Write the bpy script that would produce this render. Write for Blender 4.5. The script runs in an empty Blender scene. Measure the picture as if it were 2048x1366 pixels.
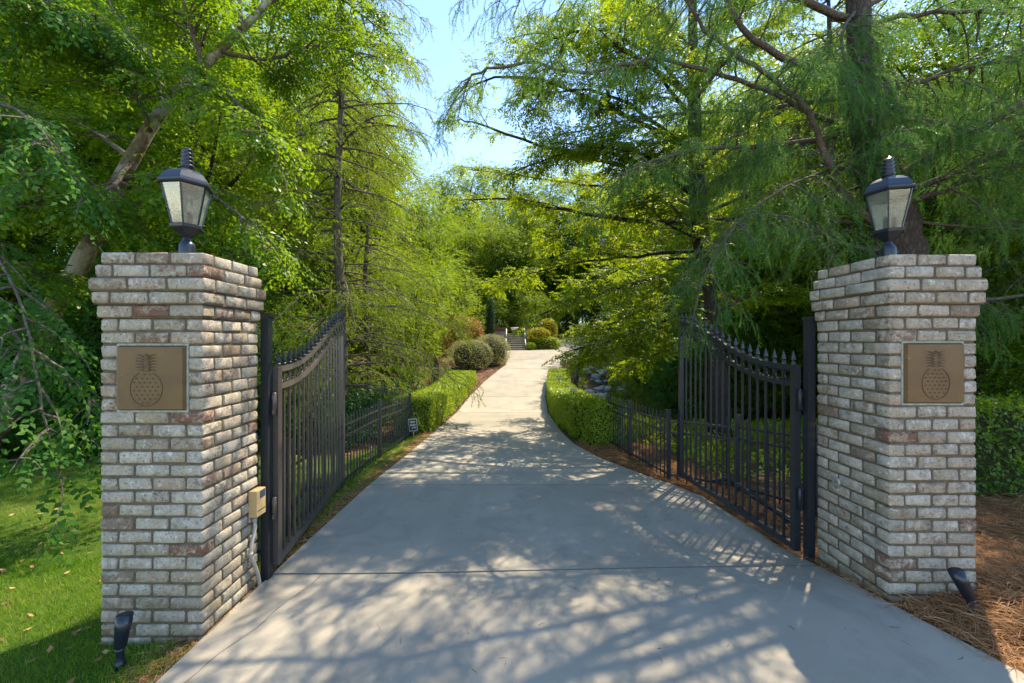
import bpy, bmesh, math, random
import numpy as np
from mathutils import Vector, Matrix

SC = bpy.context.scene
COL = SC.collection
rng = np.random.default_rng(7)
random.seed(7)
F = 800.0          # focal length in photo pixels (2048 wide)
EYE = 1.7

# ------------------------------------------------------------------ camera
cam_d = bpy.data.cameras.new('camera')
cam_d.sensor_width = 36.0
cam_d.lens = F / 2048 * 36.0
cam_d.clip_start = 0.05
cam_d.clip_end = 3000
cam = bpy.data.objects.new('camera', cam_d)
cam.location = (0, 0, EYE)
cam.rotation_euler = (math.radians(90), 0, 0)
COL.objects.link(cam)
SC.camera = cam

# ------------------------------------------------------------------ light
SUN_V = Vector((0.37, 0.42, 0.83)).normalized()
SUN_EL = math.asin(SUN_V.z)
SUN_AZ = math.atan2(SUN_V.x, SUN_V.y)
w = bpy.data.worlds.new('World'); SC.world = w; w.use_nodes = True
nt = w.node_tree; nt.nodes.clear()
sky = nt.nodes.new('ShaderNodeTexSky'); sky.sky_type = 'NISHITA'
sky.sun_disc = False; sky.sun_elevation = SUN_EL; sky.sun_rotation = SUN_AZ
sky.air_density = 1.0; sky.dust_density = 0.0; sky.ozone_density = 1.8; sky.altitude = 300
bgn = nt.nodes.new('ShaderNodeBackground'); bgn.inputs[1].default_value = 0.135
outw = nt.nodes.new('ShaderNodeOutputWorld')
# a few small fair-weather clouds
tcw = nt.nodes.new('ShaderNodeTexCoord')
mpw = nt.nodes.new('ShaderNodeMapping'); mpw.inputs['Scale'].default_value = (1, 1, 2.2)
mpw.inputs['Location'].default_value = (0.35, 0.1, 0.0)
nzw = nt.nodes.new('ShaderNodeTexNoise'); nzw.inputs['Scale'].default_value = 3.2; nzw.inputs['Detail'].default_value = 6
rpw = nt.nodes.new('ShaderNodeValToRGB'); rpw.color_ramp.elements[0].position = 0.72; rpw.color_ramp.elements[1].position = 0.84
mxw = nt.nodes.new('ShaderNodeMix'); mxw.data_type = 'RGBA'
mxw.inputs[7].default_value = (7.5, 7.6, 8.0, 1)
nt.links.new(tcw.outputs['Generated'], mpw.inputs[0]); nt.links.new(mpw.outputs[0], nzw.inputs['Vector'])
nt.links.new(nzw.outputs[0], rpw.inputs[0]); nt.links.new(rpw.outputs[0], mxw.inputs[0])
nt.links.new(sky.outputs[0], mxw.inputs[6]); nt.links.new(mxw.outputs[2], bgn.inputs[0])
nt.links.new(bgn.outputs[0], outw.inputs[0])

sun_d = bpy.data.lights.new('sun', 'SUN'); sun_d.energy = 3.2; sun_d.angle = math.radians(0.53)
sun_d.color = (1.0, 0.87, 0.66)
sun = bpy.data.objects.new('sun', sun_d)
sun.rotation_euler = (-SUN_V).to_track_quat('-Z', 'Y').to_euler()
sun.location = SUN_V * 60
COL.objects.link(sun)

SC.view_settings.view_transform = 'Standard'
SC.view_settings.look = 'None'
SC.view_settings.gamma = 1.0
SC.view_settings.use_curve_mapping = False
SC.view_settings.exposure = 1.75
SC.render.engine = 'CYCLES'
SC.cycles.max_bounces = 7
SC.cycles.diffuse_bounces = 4
SC.cycles.transmission_bounces = 5
SC.cycles.transparent_max_bounces = 8
SC.cycles.use_denoising = True

# ------------------------------------------------------------------ helpers
def P(px, py, d):
    return Vector(((px - 1024) / F * d, d, EYE + (683 - py) / F * d))

def tag(o, label=None, cat=None, group=None, kind=None):
    if label: o['label'] = label
    if cat: o['category'] = cat
    if group: o['group'] = group
    if kind: o['kind'] = kind
    return o

def thing(name, loc, label, cat, group=None, rz=0.0):
    o = bpy.data.objects.new(name, None)
    o.empty_display_size = 0.1
    o.location = loc; o.rotation_euler = (0, 0, rz)
    COL.objects.link(o)
    return tag(o, label, cat, group)

def link_mesh(name, me, mat, parent=None, smooth=False, local=False):
    """Mesh coordinates are world ones unless local: a child keeps them through an inverse offset."""
    if mat is not None and len(me.materials) == 0: me.materials.append(mat)
    if smooth:
        me.polygons.foreach_set('use_smooth', np.ones(len(me.polygons), dtype=bool))
    o = bpy.data.objects.new(name, me)
    COL.objects.link(o)
    if parent is not None:
        o.parent = parent
        if not local:
            o.location = Vector((0, 0, 0)) - world_loc(parent)
    return o

def world_loc(o):
    v = Vector((0, 0, 0))
    while o is not None:
        v += o.location; o = o.parent
    return v

def tris_mesh(name, Q, tint=None):
    """Q: (n,k,3) array of separate k-gons."""
    n, k = Q.shape[0], Q.shape[1]
    me = bpy.data.meshes.new(name)
    me.vertices.add(n * k)
    me.vertices.foreach_set('co', np.ascontiguousarray(Q, dtype=np.float32).ravel())
    me.loops.add(n * k)
    me.loops.foreach_set('vertex_index', np.arange(n * k, dtype=np.int32))
    me.polygons.add(n)
    me.polygons.foreach_set('loop_start', np.arange(0, n * k, k, dtype=np.int32))
    me.update(calc_edges=True)
    if tint is not None:
        a = me.attributes.new('tint', 'FLOAT', 'FACE')
        a.data.foreach_set('value', np.ascontiguousarray(tint, dtype=np.float32))
    return me

class MB:
    def __init__(s): s.v = []; s.f = []
    def add(s, vs, fs):
        b = len(s.v); s.v += [tuple(x) for x in vs]; s.f += [tuple(i + b for i in q) for q in fs]; return s
    def box(s, x0, x1, y0, y1, z0, z1):
        vs = [(x0,y0,z0),(x1,y0,z0),(x1,y1,z0),(x0,y1,z0),(x0,y0,z1),(x1,y0,z1),(x1,y1,z1),(x0,y1,z1)]
        return s.add(vs, [(0,3,2,1),(4,5,6,7),(0,1,5,4),(1,2,6,5),(2,3,7,6),(3,0,4,7)])
    def bar(s, a, b, wx, wz, up=(0,0,1)):
        """a rectangular bar from a to b"""
        a = Vector(a); b = Vector(b); d = (b - a).normalized(); up = Vector(up)
        if abs(d.dot(up)) > 0.98: up = Vector((0, 1, 0))
        r = d.cross(up).normalized(); u = r.cross(d).normalized()
        vs = []
        for p in (a, b):
            for i, j in ((-1,-1),(1,-1),(1,1),(-1,1)):
                vs.append(p + r * (wx/2*i) + u * (wz/2*j))
        return s.add(vs, [(3,2,1,0),(4,5,6,7),(0,1,5,4),(1,2,6,5),(2,3,7,6),(3,0,4,7)])
    def lathe(s, c, prof, n=16, rot=0.0):
        """prof: [(r,z)] from bottom to top round the point c"""
        vs = []
        for r, z in prof:
            for k in range(n):
                a = rot + 2 * math.pi * k / n
                vs.append((c[0] + r * math.cos(a), c[1] + r * math.sin(a), c[2] + z))
        fs = []
        for i in range(len(prof) - 1):
            for k in range(n):
                k2 = (k + 1) % n
                fs.append((i*n+k, i*n+k2, (i+1)*n+k2, (i+1)*n+k))
        fs.append(tuple(range(n - 1, -1, -1)))
        fs.append(tuple((len(prof)-1)*n + k for k in range(n)))
        return s.add(vs, fs)
    def tube(s, pts, rad, n=8):
        pts = [Vector(p) for p in pts]
        if not hasattr(rad, '__len__'): rad = [rad] * len(pts)
        vs = []; prev = None
        for i, p in enumerate(pts):
            d = (pts[min(i+1, len(pts)-1)] - pts[max(i-1, 0)]).normalized()
            if prev is None:
                prev = d.cross(Vector((0.13, 0.21, 0.97)))
                if prev.length < 0.05: prev = d.cross(Vector((1, 0, 0)))
            r = (prev - d * prev.dot(d)).normalized(); prev = r
            u = d.cross(r)
            for k in range(n):
                a = 2 * math.pi * k / n
                vs.append(p + (r * math.cos(a) + u * math.sin(a)) * rad[i])
        fs = []
        for i in range(len(pts) - 1):
            for k in range(n):
                k2 = (k + 1) % n
                fs.append((i*n+k, i*n+k2, (i+1)*n+k2, (i+1)*n+k))
        fs.append(tuple(range(n - 1, -1, -1)))
        fs.append(tuple((len(pts)-1)*n + k for k in range(n)))
        return s.add(vs, fs)
    def build(s, name, mat, parent=None, smooth=False, local=False):
        me = bpy.data.meshes.new(name)
        me.from_pydata([tuple(v) for v in s.v], [], s.f); me.update()
        return link_mesh(name, me, mat, parent, smooth, local)

def smooth_angle(o, ang=40):
    o.data.polygons.foreach_set('use_smooth', np.ones(len(o.data.polygons), dtype=bool))
    o.data.set_sharp_from_angle(angle=math.radians(ang))
    return o

def catmull(pts, m=4):
    pts = [Vector(p) for p in pts]
    if len(pts) < 3: return pts
    out = []
    for i in range(len(pts) - 1):
        p0 = pts[max(i-1, 0)]; p1 = pts[i]; p2 = pts[i+1]; p3 = pts[min(i+2, len(pts)-1)]
        for k in range(m):
            t = k / m
            out.append(0.5 * ((2*p1) + (p2-p0)*t + (2*p0-5*p1+4*p2-p3)*t*t + (3*p1-p0-3*p2+p3)*t**3))
    out.append(pts[-1])
    return out

# ------------------------------------------------------------------ materials
def new_mat(name):
    m = bpy.data.materials.new(name); m.use_nodes = True
    nt = m.node_tree; nt.nodes.clear()
    out = nt.nodes.new('ShaderNodeOutputMaterial')
    return m, nt, out
def N(nt, t, **kw):
    n = nt.nodes.new(t)
    for k, v in kw.items():
        if k in n.inputs: n.inputs[k].default_value = v
        else: setattr(n, k, v)
    return n
def ramp(nt, stops, interp='LINEAR'):
    r = nt.nodes.new('ShaderNodeValToRGB'); r.color_ramp.interpolation = interp
    e = r.color_ramp.elements
    while len(e) < len(stops): e.new(0.5)
    for i, (p, c) in enumerate(stops):
        e[i].position = p; e[i].color = c if len(c) == 4 else (*c, 1)
    return r
def mixc(nt, a, b, f, mode='MIX'):
    m = nt.nodes.new('ShaderNodeMix'); m.data_type = 'RGBA'; m.blend_type = mode
    for s, v in ((6, a), (7, b), (0, f)):
        if hasattr(v, 'links'): nt.links.new(v, m.inputs[s])
        elif isinstance(v, (int, float)): m.inputs[s].default_value = v
        else: m.inputs[s].default_value = (*v, 1)
    return m.outputs[2]
def noise(nt, vec, scale, detail=4, rough=0.55, dist=0.0):
    n = N(nt, 'ShaderNodeTexNoise', Scale=scale, Detail=detail, Roughness=rough, Distortion=dist)
    if vec is not None: nt.links.new(vec, n.inputs['Vector'])
    return n.outputs[0]
def bump(nt, h, strength=0.5, dist=0.01):
    b = N(nt, 'ShaderNodeBump', Strength=strength, Distance=dist)
    nt.links.new(h, b.inputs['Height']); return b.outputs[0]
def principled(nt, out, color=None, rough=0.6, metal=0.0, normal=None, spec=0.5):
    p = nt.nodes.new('ShaderNodeBsdfPrincipled')
    p.inputs['Roughness'].default_value = rough; p.inputs['Metallic'].default_value = metal
    p.inputs['Specular IOR Level'].default_value = spec
    if color is not None:
        if hasattr(color, 'links'): nt.links.new(color, p.inputs['Base Color'])
        else: p.inputs['Base Color'].default_value = (*color, 1)
    if normal is not None: nt.links.new(normal, p.inputs['Normal'])
    nt.links.new(p.outputs[0], out.inputs[0]); return p

def leaf_mat(name, stops, trans, trans_amt=0.5, gloss=0.25, rough=0.42):
    m, nt, out = new_mat(name)
    at = N(nt, 'ShaderNodeAttribute', attribute_name='tint')
    r = ramp(nt, stops); nt.links.new(at.outputs['Fac'], r.inputs[0])
    p = nt.nodes.new('ShaderNodeBsdfPrincipled')
    p.inputs['Roughness'].default_value = rough; p.inputs['Specular IOR Level'].default_value = gloss * .55
    nt.links.new(r.outputs[0], p.inputs['Base Color'])
    t = nt.nodes.new('ShaderNodeBsdfTranslucent')
    tc = mixc(nt, r.outputs[0], trans, 0.62)
    nt.links.new(tc, t.inputs[0])
    mx = nt.nodes.new('ShaderNodeMixShader'); mx.inputs[0].default_value = trans_amt
    nt.links.new(p.outputs[0], mx.inputs[1]); nt.links.new(t.outputs[0], mx.inputs[2])
    nt.links.new(mx.outputs[0], out.inputs[0])
    return m

M = {}
M['leaf_birch'] = leaf_mat('leaf_birch', [(0, (.035,.11,.010)), (.6, (.09,.20,.012)), (1, (.24,.30,.02))], (.34,.50,.010), .52, .5, .38)
M['leaf_oak']   = leaf_mat('leaf_oak',   [(0, (.035,.10,.010)), (.6, (.09,.18,.012)), (1, (.20,.27,.018))], (.46,.56,.008), .6, .4, .4)
M['leaf_wood']  = leaf_mat('leaf_wood',  [(0, (.025,.085,.010)), (.6, (.085,.175,.012)), (1, (.22,.28,.015))], (.38,.50,.008), .54, .4, .40)
M['leaf_shade'] = leaf_mat('leaf_shade', [(0, (.018,.085,.018)), (.6, (.05,.15,.03)), (1, (.11,.21,.03))], (.20,.42,.03), .45, .25, .55)
M['leaf_laurel']= leaf_mat('leaf_laurel',[(0, (.015,.05,.02)), (.6, (.03,.085,.03)), (1, (.05,.12,.04))], (.06,.18,.04), .25, .4, .42)
M['leaf_hedge'] = leaf_mat('leaf_hedge', [(0, (.11,.20,.010)), (.6, (.22,.33,.014)), (1, (.38,.46,.03))], (.52,.62,.012), .45, .7, .35)
M['leaf_gold']  = leaf_mat('leaf_gold',  [(0, (.25,.24,.01)), (.6, (.42,.37,.01)), (1, (.55,.48,.02))], (.6,.5,.02), .4, .4, .4)
M['leaf_grey']  = leaf_mat('leaf_grey',  [(0, (.16,.22,.05)), (.5, (.30,.31,.12)), (.8, (.50,.40,.25)), (1, (.65,.50,.37))], (.4,.42,.12), .35, .4, .4)
M['leaf_red']   = leaf_mat('leaf_red',   [(0, (.16,.10,.03)), (.5, (.35,.18,.07)), (1, (.5,.28,.14))], (.5,.25,.06), .4, .4, .4)
M['needle']     = leaf_mat('needle',     [(0, (.025,.095,.03)), (.6, (.065,.165,.045)), (1, (.18,.27,.05))], (.22,.44,.05), .45, .3, .5)
M['needle_light']= leaf_mat('needle_light', [(0, (.06,.14,.02)), (.6, (.14,.23,.025)), (1, (.28,.33,.035))], (.42,.50,.02), .45, .3, .45)
M['grass']      = leaf_mat('grass_blades', [(0, (.07,.18,.015)), (.5, (.15,.29,.02)), (.8, (.27,.36,.03)), (1, (.40,.33,.12))], (.26,.42,.02), .45, .3, .45)
M['straw']      = leaf_mat('pine_straw', [(0, (.20,.09,.04)), (.5, (.40,.20,.08)), (1, (.60,.38,.18))], (.5,.25,.1), .25, .3, .5)
M['mulch_bits'] = leaf_mat('bark_mulch', [(0, (.08,.04,.025)), (.5, (.2,.10,.06)), (1, (.36,.2,.13))], (.2,.1,.05), .1, .2, .6)

def simple(name, col, rough=.6, metal=0., noise_scale=None, var=.25, bumpd=.004, bstr=.4, spec=.5, obj=True):
    m, nt, out = new_mat(name)
    if noise_scale:
        tc = N(nt, 'ShaderNodeTexCoord')
        n = noise(nt, tc.outputs['Object'], noise_scale, 5)
        c2 = tuple(min(1, c * (1 + var)) for c in col); c1 = tuple(c * (1 - var) for c in col)
        r = ramp(nt, [(.3, c1), (.7, c2)]); nt.links.new(n, r.inputs[0])
        principled(nt, out, r.outputs[0], rough, metal, bump(nt, n, bstr, bumpd), spec)
    else:
        principled(nt, out, col, rough, metal, None, spec)
    return m
M['black'] = simple('black_painted_metal', (.018,.022,.026), .42, 0, 60, .25, .0006, .3)
M['gate_sunlit'] = simple('sunlit_black_gate_paint', (.075,.064,.055), .30, .1, 60, .2, .0005, .25, .7)  # same black paint, browned and lightened to look lit by the sun
M['lamp_black'] = simple('lamp_black_paint', (.012,.017,.028), .33, 0, 80, .3, .0006, .3, .6)
M['beige_metal'] = simple('beige_enamel', (.48,.34,.16), .4, 0, 30, .06, .0003, .2)
M['screen'] = simple('keypad_screen', (.06,.07,.12), .15)
M['pvc'] = simple('grey_conduit', (.34,.32,.29), .5, 0, 40, .15, .0005, .2)
M['galv'] = simple('galvanised_steel', (.45,.43,.38), .38, .7, 50, .15, .0004, .2)
M['white_paint'] = simple('white_paint', (.72,.72,.7), .5)
M['sign_grey'] = simple('sign_white', (.36,.37,.36), .5)
M['stone'] = simple('river_stone', (.34,.33,.30), .8, 0, 9, .45, .01, .7)
M['step_stone'] = simple('step_stone', (.16,.135,.09), .85, 0, 6, .3, .01, .5)
M['tread_stone'] = simple('tread_stone', (.48,.44,.36), .8, 0, 6, .2, .005, .4)
M['ivory'] = simple('candle_sleeve', (.55,.50,.40), .5)
M['flame_glass'] = simple('bulb_glass', (.75,.62,.45), .15)

def bark_mat(name, c1, c2, c3, scale=6, stretch=.35, bd=.03, mott=None):
    m, nt, out = new_mat(name)
    tc = N(nt, 'ShaderNodeTexCoord')
    mp = N(nt, 'ShaderNodeMapping'); mp.inputs['Scale'].default_value = (1, 1, stretch)
    nt.links.new(tc.outputs['Object'], mp.inputs[0])
    v = N(nt, 'ShaderNodeTexVoronoi', Scale=scale*2.2, feature='DISTANCE_TO_EDGE')
    wv = N(nt, 'ShaderNodeVectorMath', operation='ADD')
    nz = N(nt, 'ShaderNodeTexNoise', Scale=scale*2, Detail=4)
    nt.links.new(mp.outputs[0], nz.inputs['Vector'])
    sc = N(nt, 'ShaderNodeVectorMath', operation='SCALE'); sc.inputs['Scale'].default_value = .12
    nt.links.new(nz.outputs['Color'], sc.inputs[0])
    nt.links.new(mp.outputs[0], wv.inputs[0]); nt.links.new(sc.outputs[0], wv.inputs[1])
    nt.links.new(wv.outputs[0], v.inputs['Vector'])
    n = noise(nt, mp.outputs[0], scale*5, 6)
    r = ramp(nt, [(0, c1), (.25, c2), (.8, c3)]); nt.links.new(v.outputs['Distance'], r.inputs[0])
    col = mixc(nt, r.outputs[0], c1, n, 'MIX')
    if mott:
        n2 = noise(nt, tc.outputs['Object'], 3.0, 5, .6)
        r2 = ramp(nt, [(.48, (0,0,0)), (.56, (1,1,1))]); nt.links.new(n2, r2.inputs[0])
        col = mixc(nt, col, mott, r2.outputs[0])
    hm = N(nt, 'ShaderNodeMath', operation='ADD'); nt.links.new(v.outputs['Distance'], hm.inputs[0]); nt.links.new(n, hm.inputs[1])
    principled(nt, out, col, .9, 0, bump(nt, hm.outputs[0], .9, bd), .2)
    return m
M['bark_cedar'] = bark_mat('cedar_bark', (.05,.04,.032), (.13,.105,.085), (.27,.235,.20), 7, .45, .03)
M['bark_limb'] = bark_mat('limb_bark', (.09,.075,.06), (.2,.16,.125), (.30,.26,.21), 9, 1.0, .015)
M['bark_birch'] = bark_mat('mottled_birch_bark', (.11,.085,.05), (.22,.18,.105), (.32,.27,.18), 5, .6, .02, (.31,.28,.21))
M['bark_grey'] = bark_mat('grey_bark', (.10,.085,.06), (.22,.19,.14), (.36,.33,.27), 9, .4, .015)
M['bark_dark'] = bark_mat('dark_bark', (.03,.024,.02), (.07,.055,.045), (.12,.10,.08), 8, .35, .02)

# whitewashed tumbled brick: every brick gets its own mix through its random value
m, nt, out = new_mat('whitewashed_brick')
tc = N(nt, 'ShaderNodeTexCoord'); oi = N(nt, 'ShaderNodeObjectInfo')
off = N(nt, 'ShaderNodeVectorMath', operation='ADD')
cmb = N(nt, 'ShaderNodeCombineXYZ')
mul = N(nt, 'ShaderNodeMath', operation='MULTIPLY'); mul.inputs[1].default_value = 37.0
nt.links.new(oi.outputs['Random'], mul.inputs[0])
for i in range(3): nt.links.new(mul.outputs[0], cmb.inputs[i])
nt.links.new(tc.outputs['Object'], off.inputs[0]); nt.links.new(cmb.outputs[0], off.inputs[1])
V = off.outputs[0]
clay = ramp(nt, [(0, (.26,.11,.07)), (.10, (.22,.11,.075)), (.25, (.30,.20,.13)), (.6, (.36,.28,.19)), (1, (.24,.20,.15))])
nt.links.new(oi.outputs['Random'], clay.inputs[0])
claym = mixc(nt, clay.outputs[0], (.13,.09,.065), noise(nt, V, 40, 4))
rnd2 = N(nt, 'ShaderNodeMath', operation='FRACT'); m7 = N(nt, 'ShaderNodeMath', operation='MULTIPLY'); m7.inputs[1].default_value = 7.31
nt.links.new(oi.outputs['Random'], m7.inputs[0]); nt.links.new(m7.outputs[0], rnd2.inputs[0])
wash = ramp(nt, [(0, (.43,.35,.255)), (.3, (.56,.49,.40)), (.55, (.34,.28,.205)), (.75, (.52,.47,.40)), (1, (.42,.305,.215))])
nt.links.new(rnd2.outputs[0], wash.inputs[0])
grey = ramp(nt, [(.35, (0,0,0)), (.70, (.9,.9,.9))]); nt.links.new(noise(nt, V, 15, 7, .72), grey.inputs[0])
washm = mixc(nt, wash.outputs[0], (.25,.23,.17), grey.outputs[0])
white = ramp(nt, [(.55, (0,0,0)), (.68, (.8,.8,.8))]); nt.links.new(noise(nt, V, 26, 6, .7, .8), white.inputs[0])
washm = mixc(nt, washm, (.68,.63,.565), white.outputs[0])
ylw = ramp(nt, [(.52, (0,0,0)), (.72, (.6,.6,.6))]); nt.links.new(noise(nt, V, 7, 4, .6), ylw.inputs[0])
washm = mixc(nt, washm, (.36,.28,.17), ylw.outputs[0])
cov = noise(nt, V, 17, 8, .74, .5)
thr = N(nt, 'ShaderNodeMapRange'); thr.inputs['To Min'].default_value = .18; thr.inputs['To Max'].default_value = -.17
m3 = N(nt, 'ShaderNodeMath', operation='MULTIPLY'); m3.inputs[1].default_value = 3.77
fr3 = N(nt, 'ShaderNodeMath', operation='FRACT'); pw = N(nt, 'ShaderNodeMath', operation='POWER'); pw.inputs[1].default_value = .42
nt.links.new(oi.outputs['Random'], m3.inputs[0]); nt.links.new(m3.outputs[0], fr3.inputs[0]); nt.links.new(fr3.outputs[0], pw.inputs[0]); nt.links.new(pw.outputs[0], thr.inputs['Value'])
sub = N(nt, 'ShaderNodeMath', operation='SUBTRACT'); nt.links.new(cov, sub.inputs[0]); nt.links.new(thr.outputs[0], sub.inputs[1])
covr = ramp(nt, [(.40, (0,0,0)), (.54, (1,1,1))]); nt.links.new(sub.outputs[0], covr.inputs[0])
colb = mixc(nt, claym, washm, covr.outputs[0])
pitn = noise(nt, V, 85, 5, .75)
pitr = ramp(nt, [(.33, (.85,.85,.85)), (.43, (0,0,0))]); nt.links.new(pitn, pitr.inputs[0])
colb = mixc(nt, colb, (.12,.095,.065), pitr.outputs[0])
geo = N(nt, 'ShaderNodeNewGeometry'); sepz = N(nt, 'ShaderNodeSeparateXYZ'); nt.links.new(geo.outputs['Position'], sepz.inputs[0])
bz = N(nt, 'ShaderNodeMapRange'); bz.inputs['From Min'].default_value = -.15; bz.inputs['From Max'].default_value = .42; bz.inputs['To Min'].default_value = .75; bz.inputs['To Max'].default_value = 0.0
nt.links.new(sepz.outputs[2], bz.inputs['Value'])
gr = ramp(nt, [(.38, (0,0,0)), (.62, (1,1,1))]); nt.links.new(noise(nt, geo.outputs['Position'], 6, 6, .7), gr.inputs[0])
gm = N(nt, 'ShaderNodeMath', operation='MULTIPLY'); nt.links.new(bz.outputs[0], gm.inputs[0]); nt.links.new(gr.outputs[0], gm.inputs[1])
colb = mixc(nt, colb, (.19,.17,.09), gm.outputs[0])
wet = ramp(nt, [(.55, (0,0,0)), (.72, (.55,.55,.55))]); mpz = N(nt, 'ShaderNodeMapping'); mpz.inputs['Scale'].default_value = (7, 7, 1.1)
nt.links.new(geo.outputs['Position'], mpz.inputs[0]); nt.links.new(noise(nt, mpz.outputs[0], 1.5, 5, .65), wet.inputs[0])
colb = mixc(nt, colb, (.22,.20,.16), wet.outputs[0])
hh = N(nt, 'ShaderNodeMath', operation='SUBTRACT'); nt.links.new(noise(nt, V, 38, 8, .75), hh.inputs[0]); nt.links.new(pitr.outputs[0], hh.inputs[1])
principled(nt, out, colb, .9, 0, bump(nt, hh.outputs[0], .8, .006), .2)
M['brick'] = m
M['mortar'] = simple('brown_grey_mortar', (.125,.10,.068), .95, 0, 30, .3, .004, .8, .1)
M['mortar_pale'] = simple('pale_mortar', (.30,.33,.27), .9, 0, 40, .25, .003, .5, .1)

m, nt, out = new_mat('bronze_plaque')
tc = N(nt, 'ShaderNodeTexCoord')
n1 = noise(nt, tc.outputs['Object'], 7, 5)
r = ramp(nt, [(.3, (.11,.058,.022)), (.6, (.15,.083,.026)), (.8, (.125,.078,.036))]); nt.links.new(n1, r.inputs[0])
n2 = noise(nt, tc.outputs['Object'], 45, 3, .7)
r2 = ramp(nt, [(.70, (0,0,0)), (.74, (1,1,1))]); nt.links.new(n2, r2.inputs[0])
principled(nt, out, mixc(nt, r.outputs[0], (.40,.36,.28), r2.outputs[0]), .5, .15, bump(nt, noise(nt, tc.outputs['Object'], 90, 4), .25, .001))
M['bronze'] = m
M['bronze_dark'] = simple('bronze_relief', (.108,.064,.028), .55, .3, 60, .3, .001, .4)

m, nt, out = new_mat('driveway_concrete')
tc = N(nt, 'ShaderNodeTexCoord'); V = tc.outputs['Object']
oi = N(nt, 'ShaderNodeObjectInfo')
n1 = noise(nt, V, .8, 6, .62); n2 = noise(nt, V, 14, 6, .65); n3 = noise(nt, V, 160, 3, .6)
r = ramp(nt, [(.25, (.255,.22,.158)), (.55, (.34,.298,.222)), (.8, (.395,.35,.27))]); nt.links.new(n1, r.inputs[0])
c = mixc(nt, r.outputs[0], (.31,.295,.265), n2)
c = mixc(nt, r.outputs[0], c, .55)
sp = ramp(nt, [(.66, (0,0,0)), (.75, (1,1,1))]); nt.links.new(n3, sp.inputs[0])
c = mixc(nt, c, (.25,.235,.21), sp.outputs[0])
st = ramp(nt, [(.50, (0,0,0)), (.66, (.75,.75,.75))]); nt.links.new(noise(nt, V, 1.7, 7, .7, .5), st.inputs[0])
c = mixc(nt, c, (.235,.21,.17), st.outputs[0])
tyr = N(nt, 'ShaderNodeMapping'); tyr.inputs['Scale'].default_value = (1.6, .10, 1); nt.links.new(V, tyr.inputs[0])
tyrr = ramp(nt, [(.52, (0,0,0)), (.68, (.35,.35,.35))]); nt.links.new(noise(nt, tyr.outputs[0], 1.6, 4, .6), tyrr.inputs[0])
c = mixc(nt, c, (.22,.20,.165), tyrr.outputs[0])
slabv = N(nt, 'ShaderNodeMapRange'); slabv.inputs['To Min'].default_value = .93; slabv.inputs['To Max'].default_value = 1.06
nt.links.new(oi.outputs['Random'], slabv.inputs['Value'])
c = mixc(nt, c, slabv.outputs[0], 1.0, 'MULTIPLY')
mb_ = N(nt, 'ShaderNodeMapping'); mb_.inputs['Scale'].default_value = (2, 60, 1); nt.links.new(V, mb_.inputs[0])
brm = noise(nt, mb_.outputs[0], 3, 3)
ad = N(nt, 'ShaderNodeMath', operation='ADD'); nt.links.new(brm, ad.inputs[0]); nt.links.new(n3, ad.inputs[1])
principled(nt, out, c, .82, 0, bump(nt, ad.outputs[0], .35, .003), .3)
M['concrete'] = m
M['subbase'] = simple('joint_dirt', (.07,.06,.05), .95, 0, 20, .3, .004)

def ground_mat(name, stops, scale, bd, s2=40):
    m, nt, out = new_mat(name)
    tc = N(nt, 'ShaderNodeTexCoord'); V = tc.outputs['Object']
    a = noise(nt, V, scale, 7, .65); b = noise(nt, V, s2, 6, .7)
    mm = N(nt, 'ShaderNodeMath', operation='MULTIPLY_ADD'); mm.inputs[1].default_value = .5
    nt.links.new(b, mm.inputs[0])
    h = N(nt, 'ShaderNodeMath', operation='MULTIPLY'); h.inputs[1].default_value = .5; nt.links.new(a, h.inputs[0]); nt.links.new(h.outputs[0], mm.inputs[2])
    r = ramp(nt, stops); nt.links.new(mm.outputs[0], r.inputs[0])
    principled(nt, out, r.outputs[0], .95, 0, bump(nt, b, .8, bd), .1)
    return m
M['forest_floor'] = ground_mat('forest_floor', [(.35, (.05,.035,.022)), (.5, (.12,.075,.04)), (.62, (.20,.12,.06))], 1.2, .03)
M['lawn'] = ground_mat('lawn_soil', [(.35, (.045,.075,.012)), (.5, (.07,.12,.018)), (.66, (.13,.13,.04))], 1.5, .02)
M['straw_bed'] = ground_mat('straw_bed', [(.35, (.08,.038,.018)), (.5, (.20,.095,.04)), (.64, (.34,.19,.08))], 3, .03, 70)
M['mulch'] = ground_mat('mulch_bed', [(.35, (.06,.03,.02)), (.5, (.15,.08,.05)), (.64, (.28,.17,.12))], 3, .03, 60)

m, nt, out = new_mat('seeded_glass')
tc = N(nt, 'ShaderNodeTexCoord')
gv = N(nt, 'ShaderNodeTexVoronoi', Scale=110); nt.links.new(tc.outputs['Object'], gv.inputs['Vector'])
gb = bump(nt, gv.outputs['Distance'], .15, .001)
tr = N(nt, 'ShaderNodeBsdfTransparent'); tr.inputs[0].default_value = (.86,.9,.86,1)
gl = N(nt, 'ShaderNodeBsdfGlossy', Roughness=.12); nt.links.new(gb, gl.inputs['Normal'])
df = N(nt, 'ShaderNodeBsdfTranslucent'); df.inputs[0].default_value = (.85,.88,.84,1)
d2 = N(nt, 'ShaderNodeBsdfDiffuse'); d2.inputs[0].default_value = (.6,.62,.57,1)
ms = N(nt, 'ShaderNodeMixShader'); ms.inputs[0].default_value = .45; nt.links.new(df.outputs[0], ms.inputs[1]); nt.links.new(d2.outputs[0], ms.inputs[2])
m1 = N(nt, 'ShaderNodeMixShader')
dn = ramp(nt, [(.3, (.10,.10,.10)), (.7, (.28,.28,.28))]); nt.links.new(noise(nt, tc.outputs['Object'], 14, 4), dn.inputs[0])
nt.links.new(dn.outputs[0], m1.inputs[0]); nt.links.new(tr.outputs[0], m1.inputs[1]); nt.links.new(ms.outputs[0], m1.inputs[2])
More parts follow.
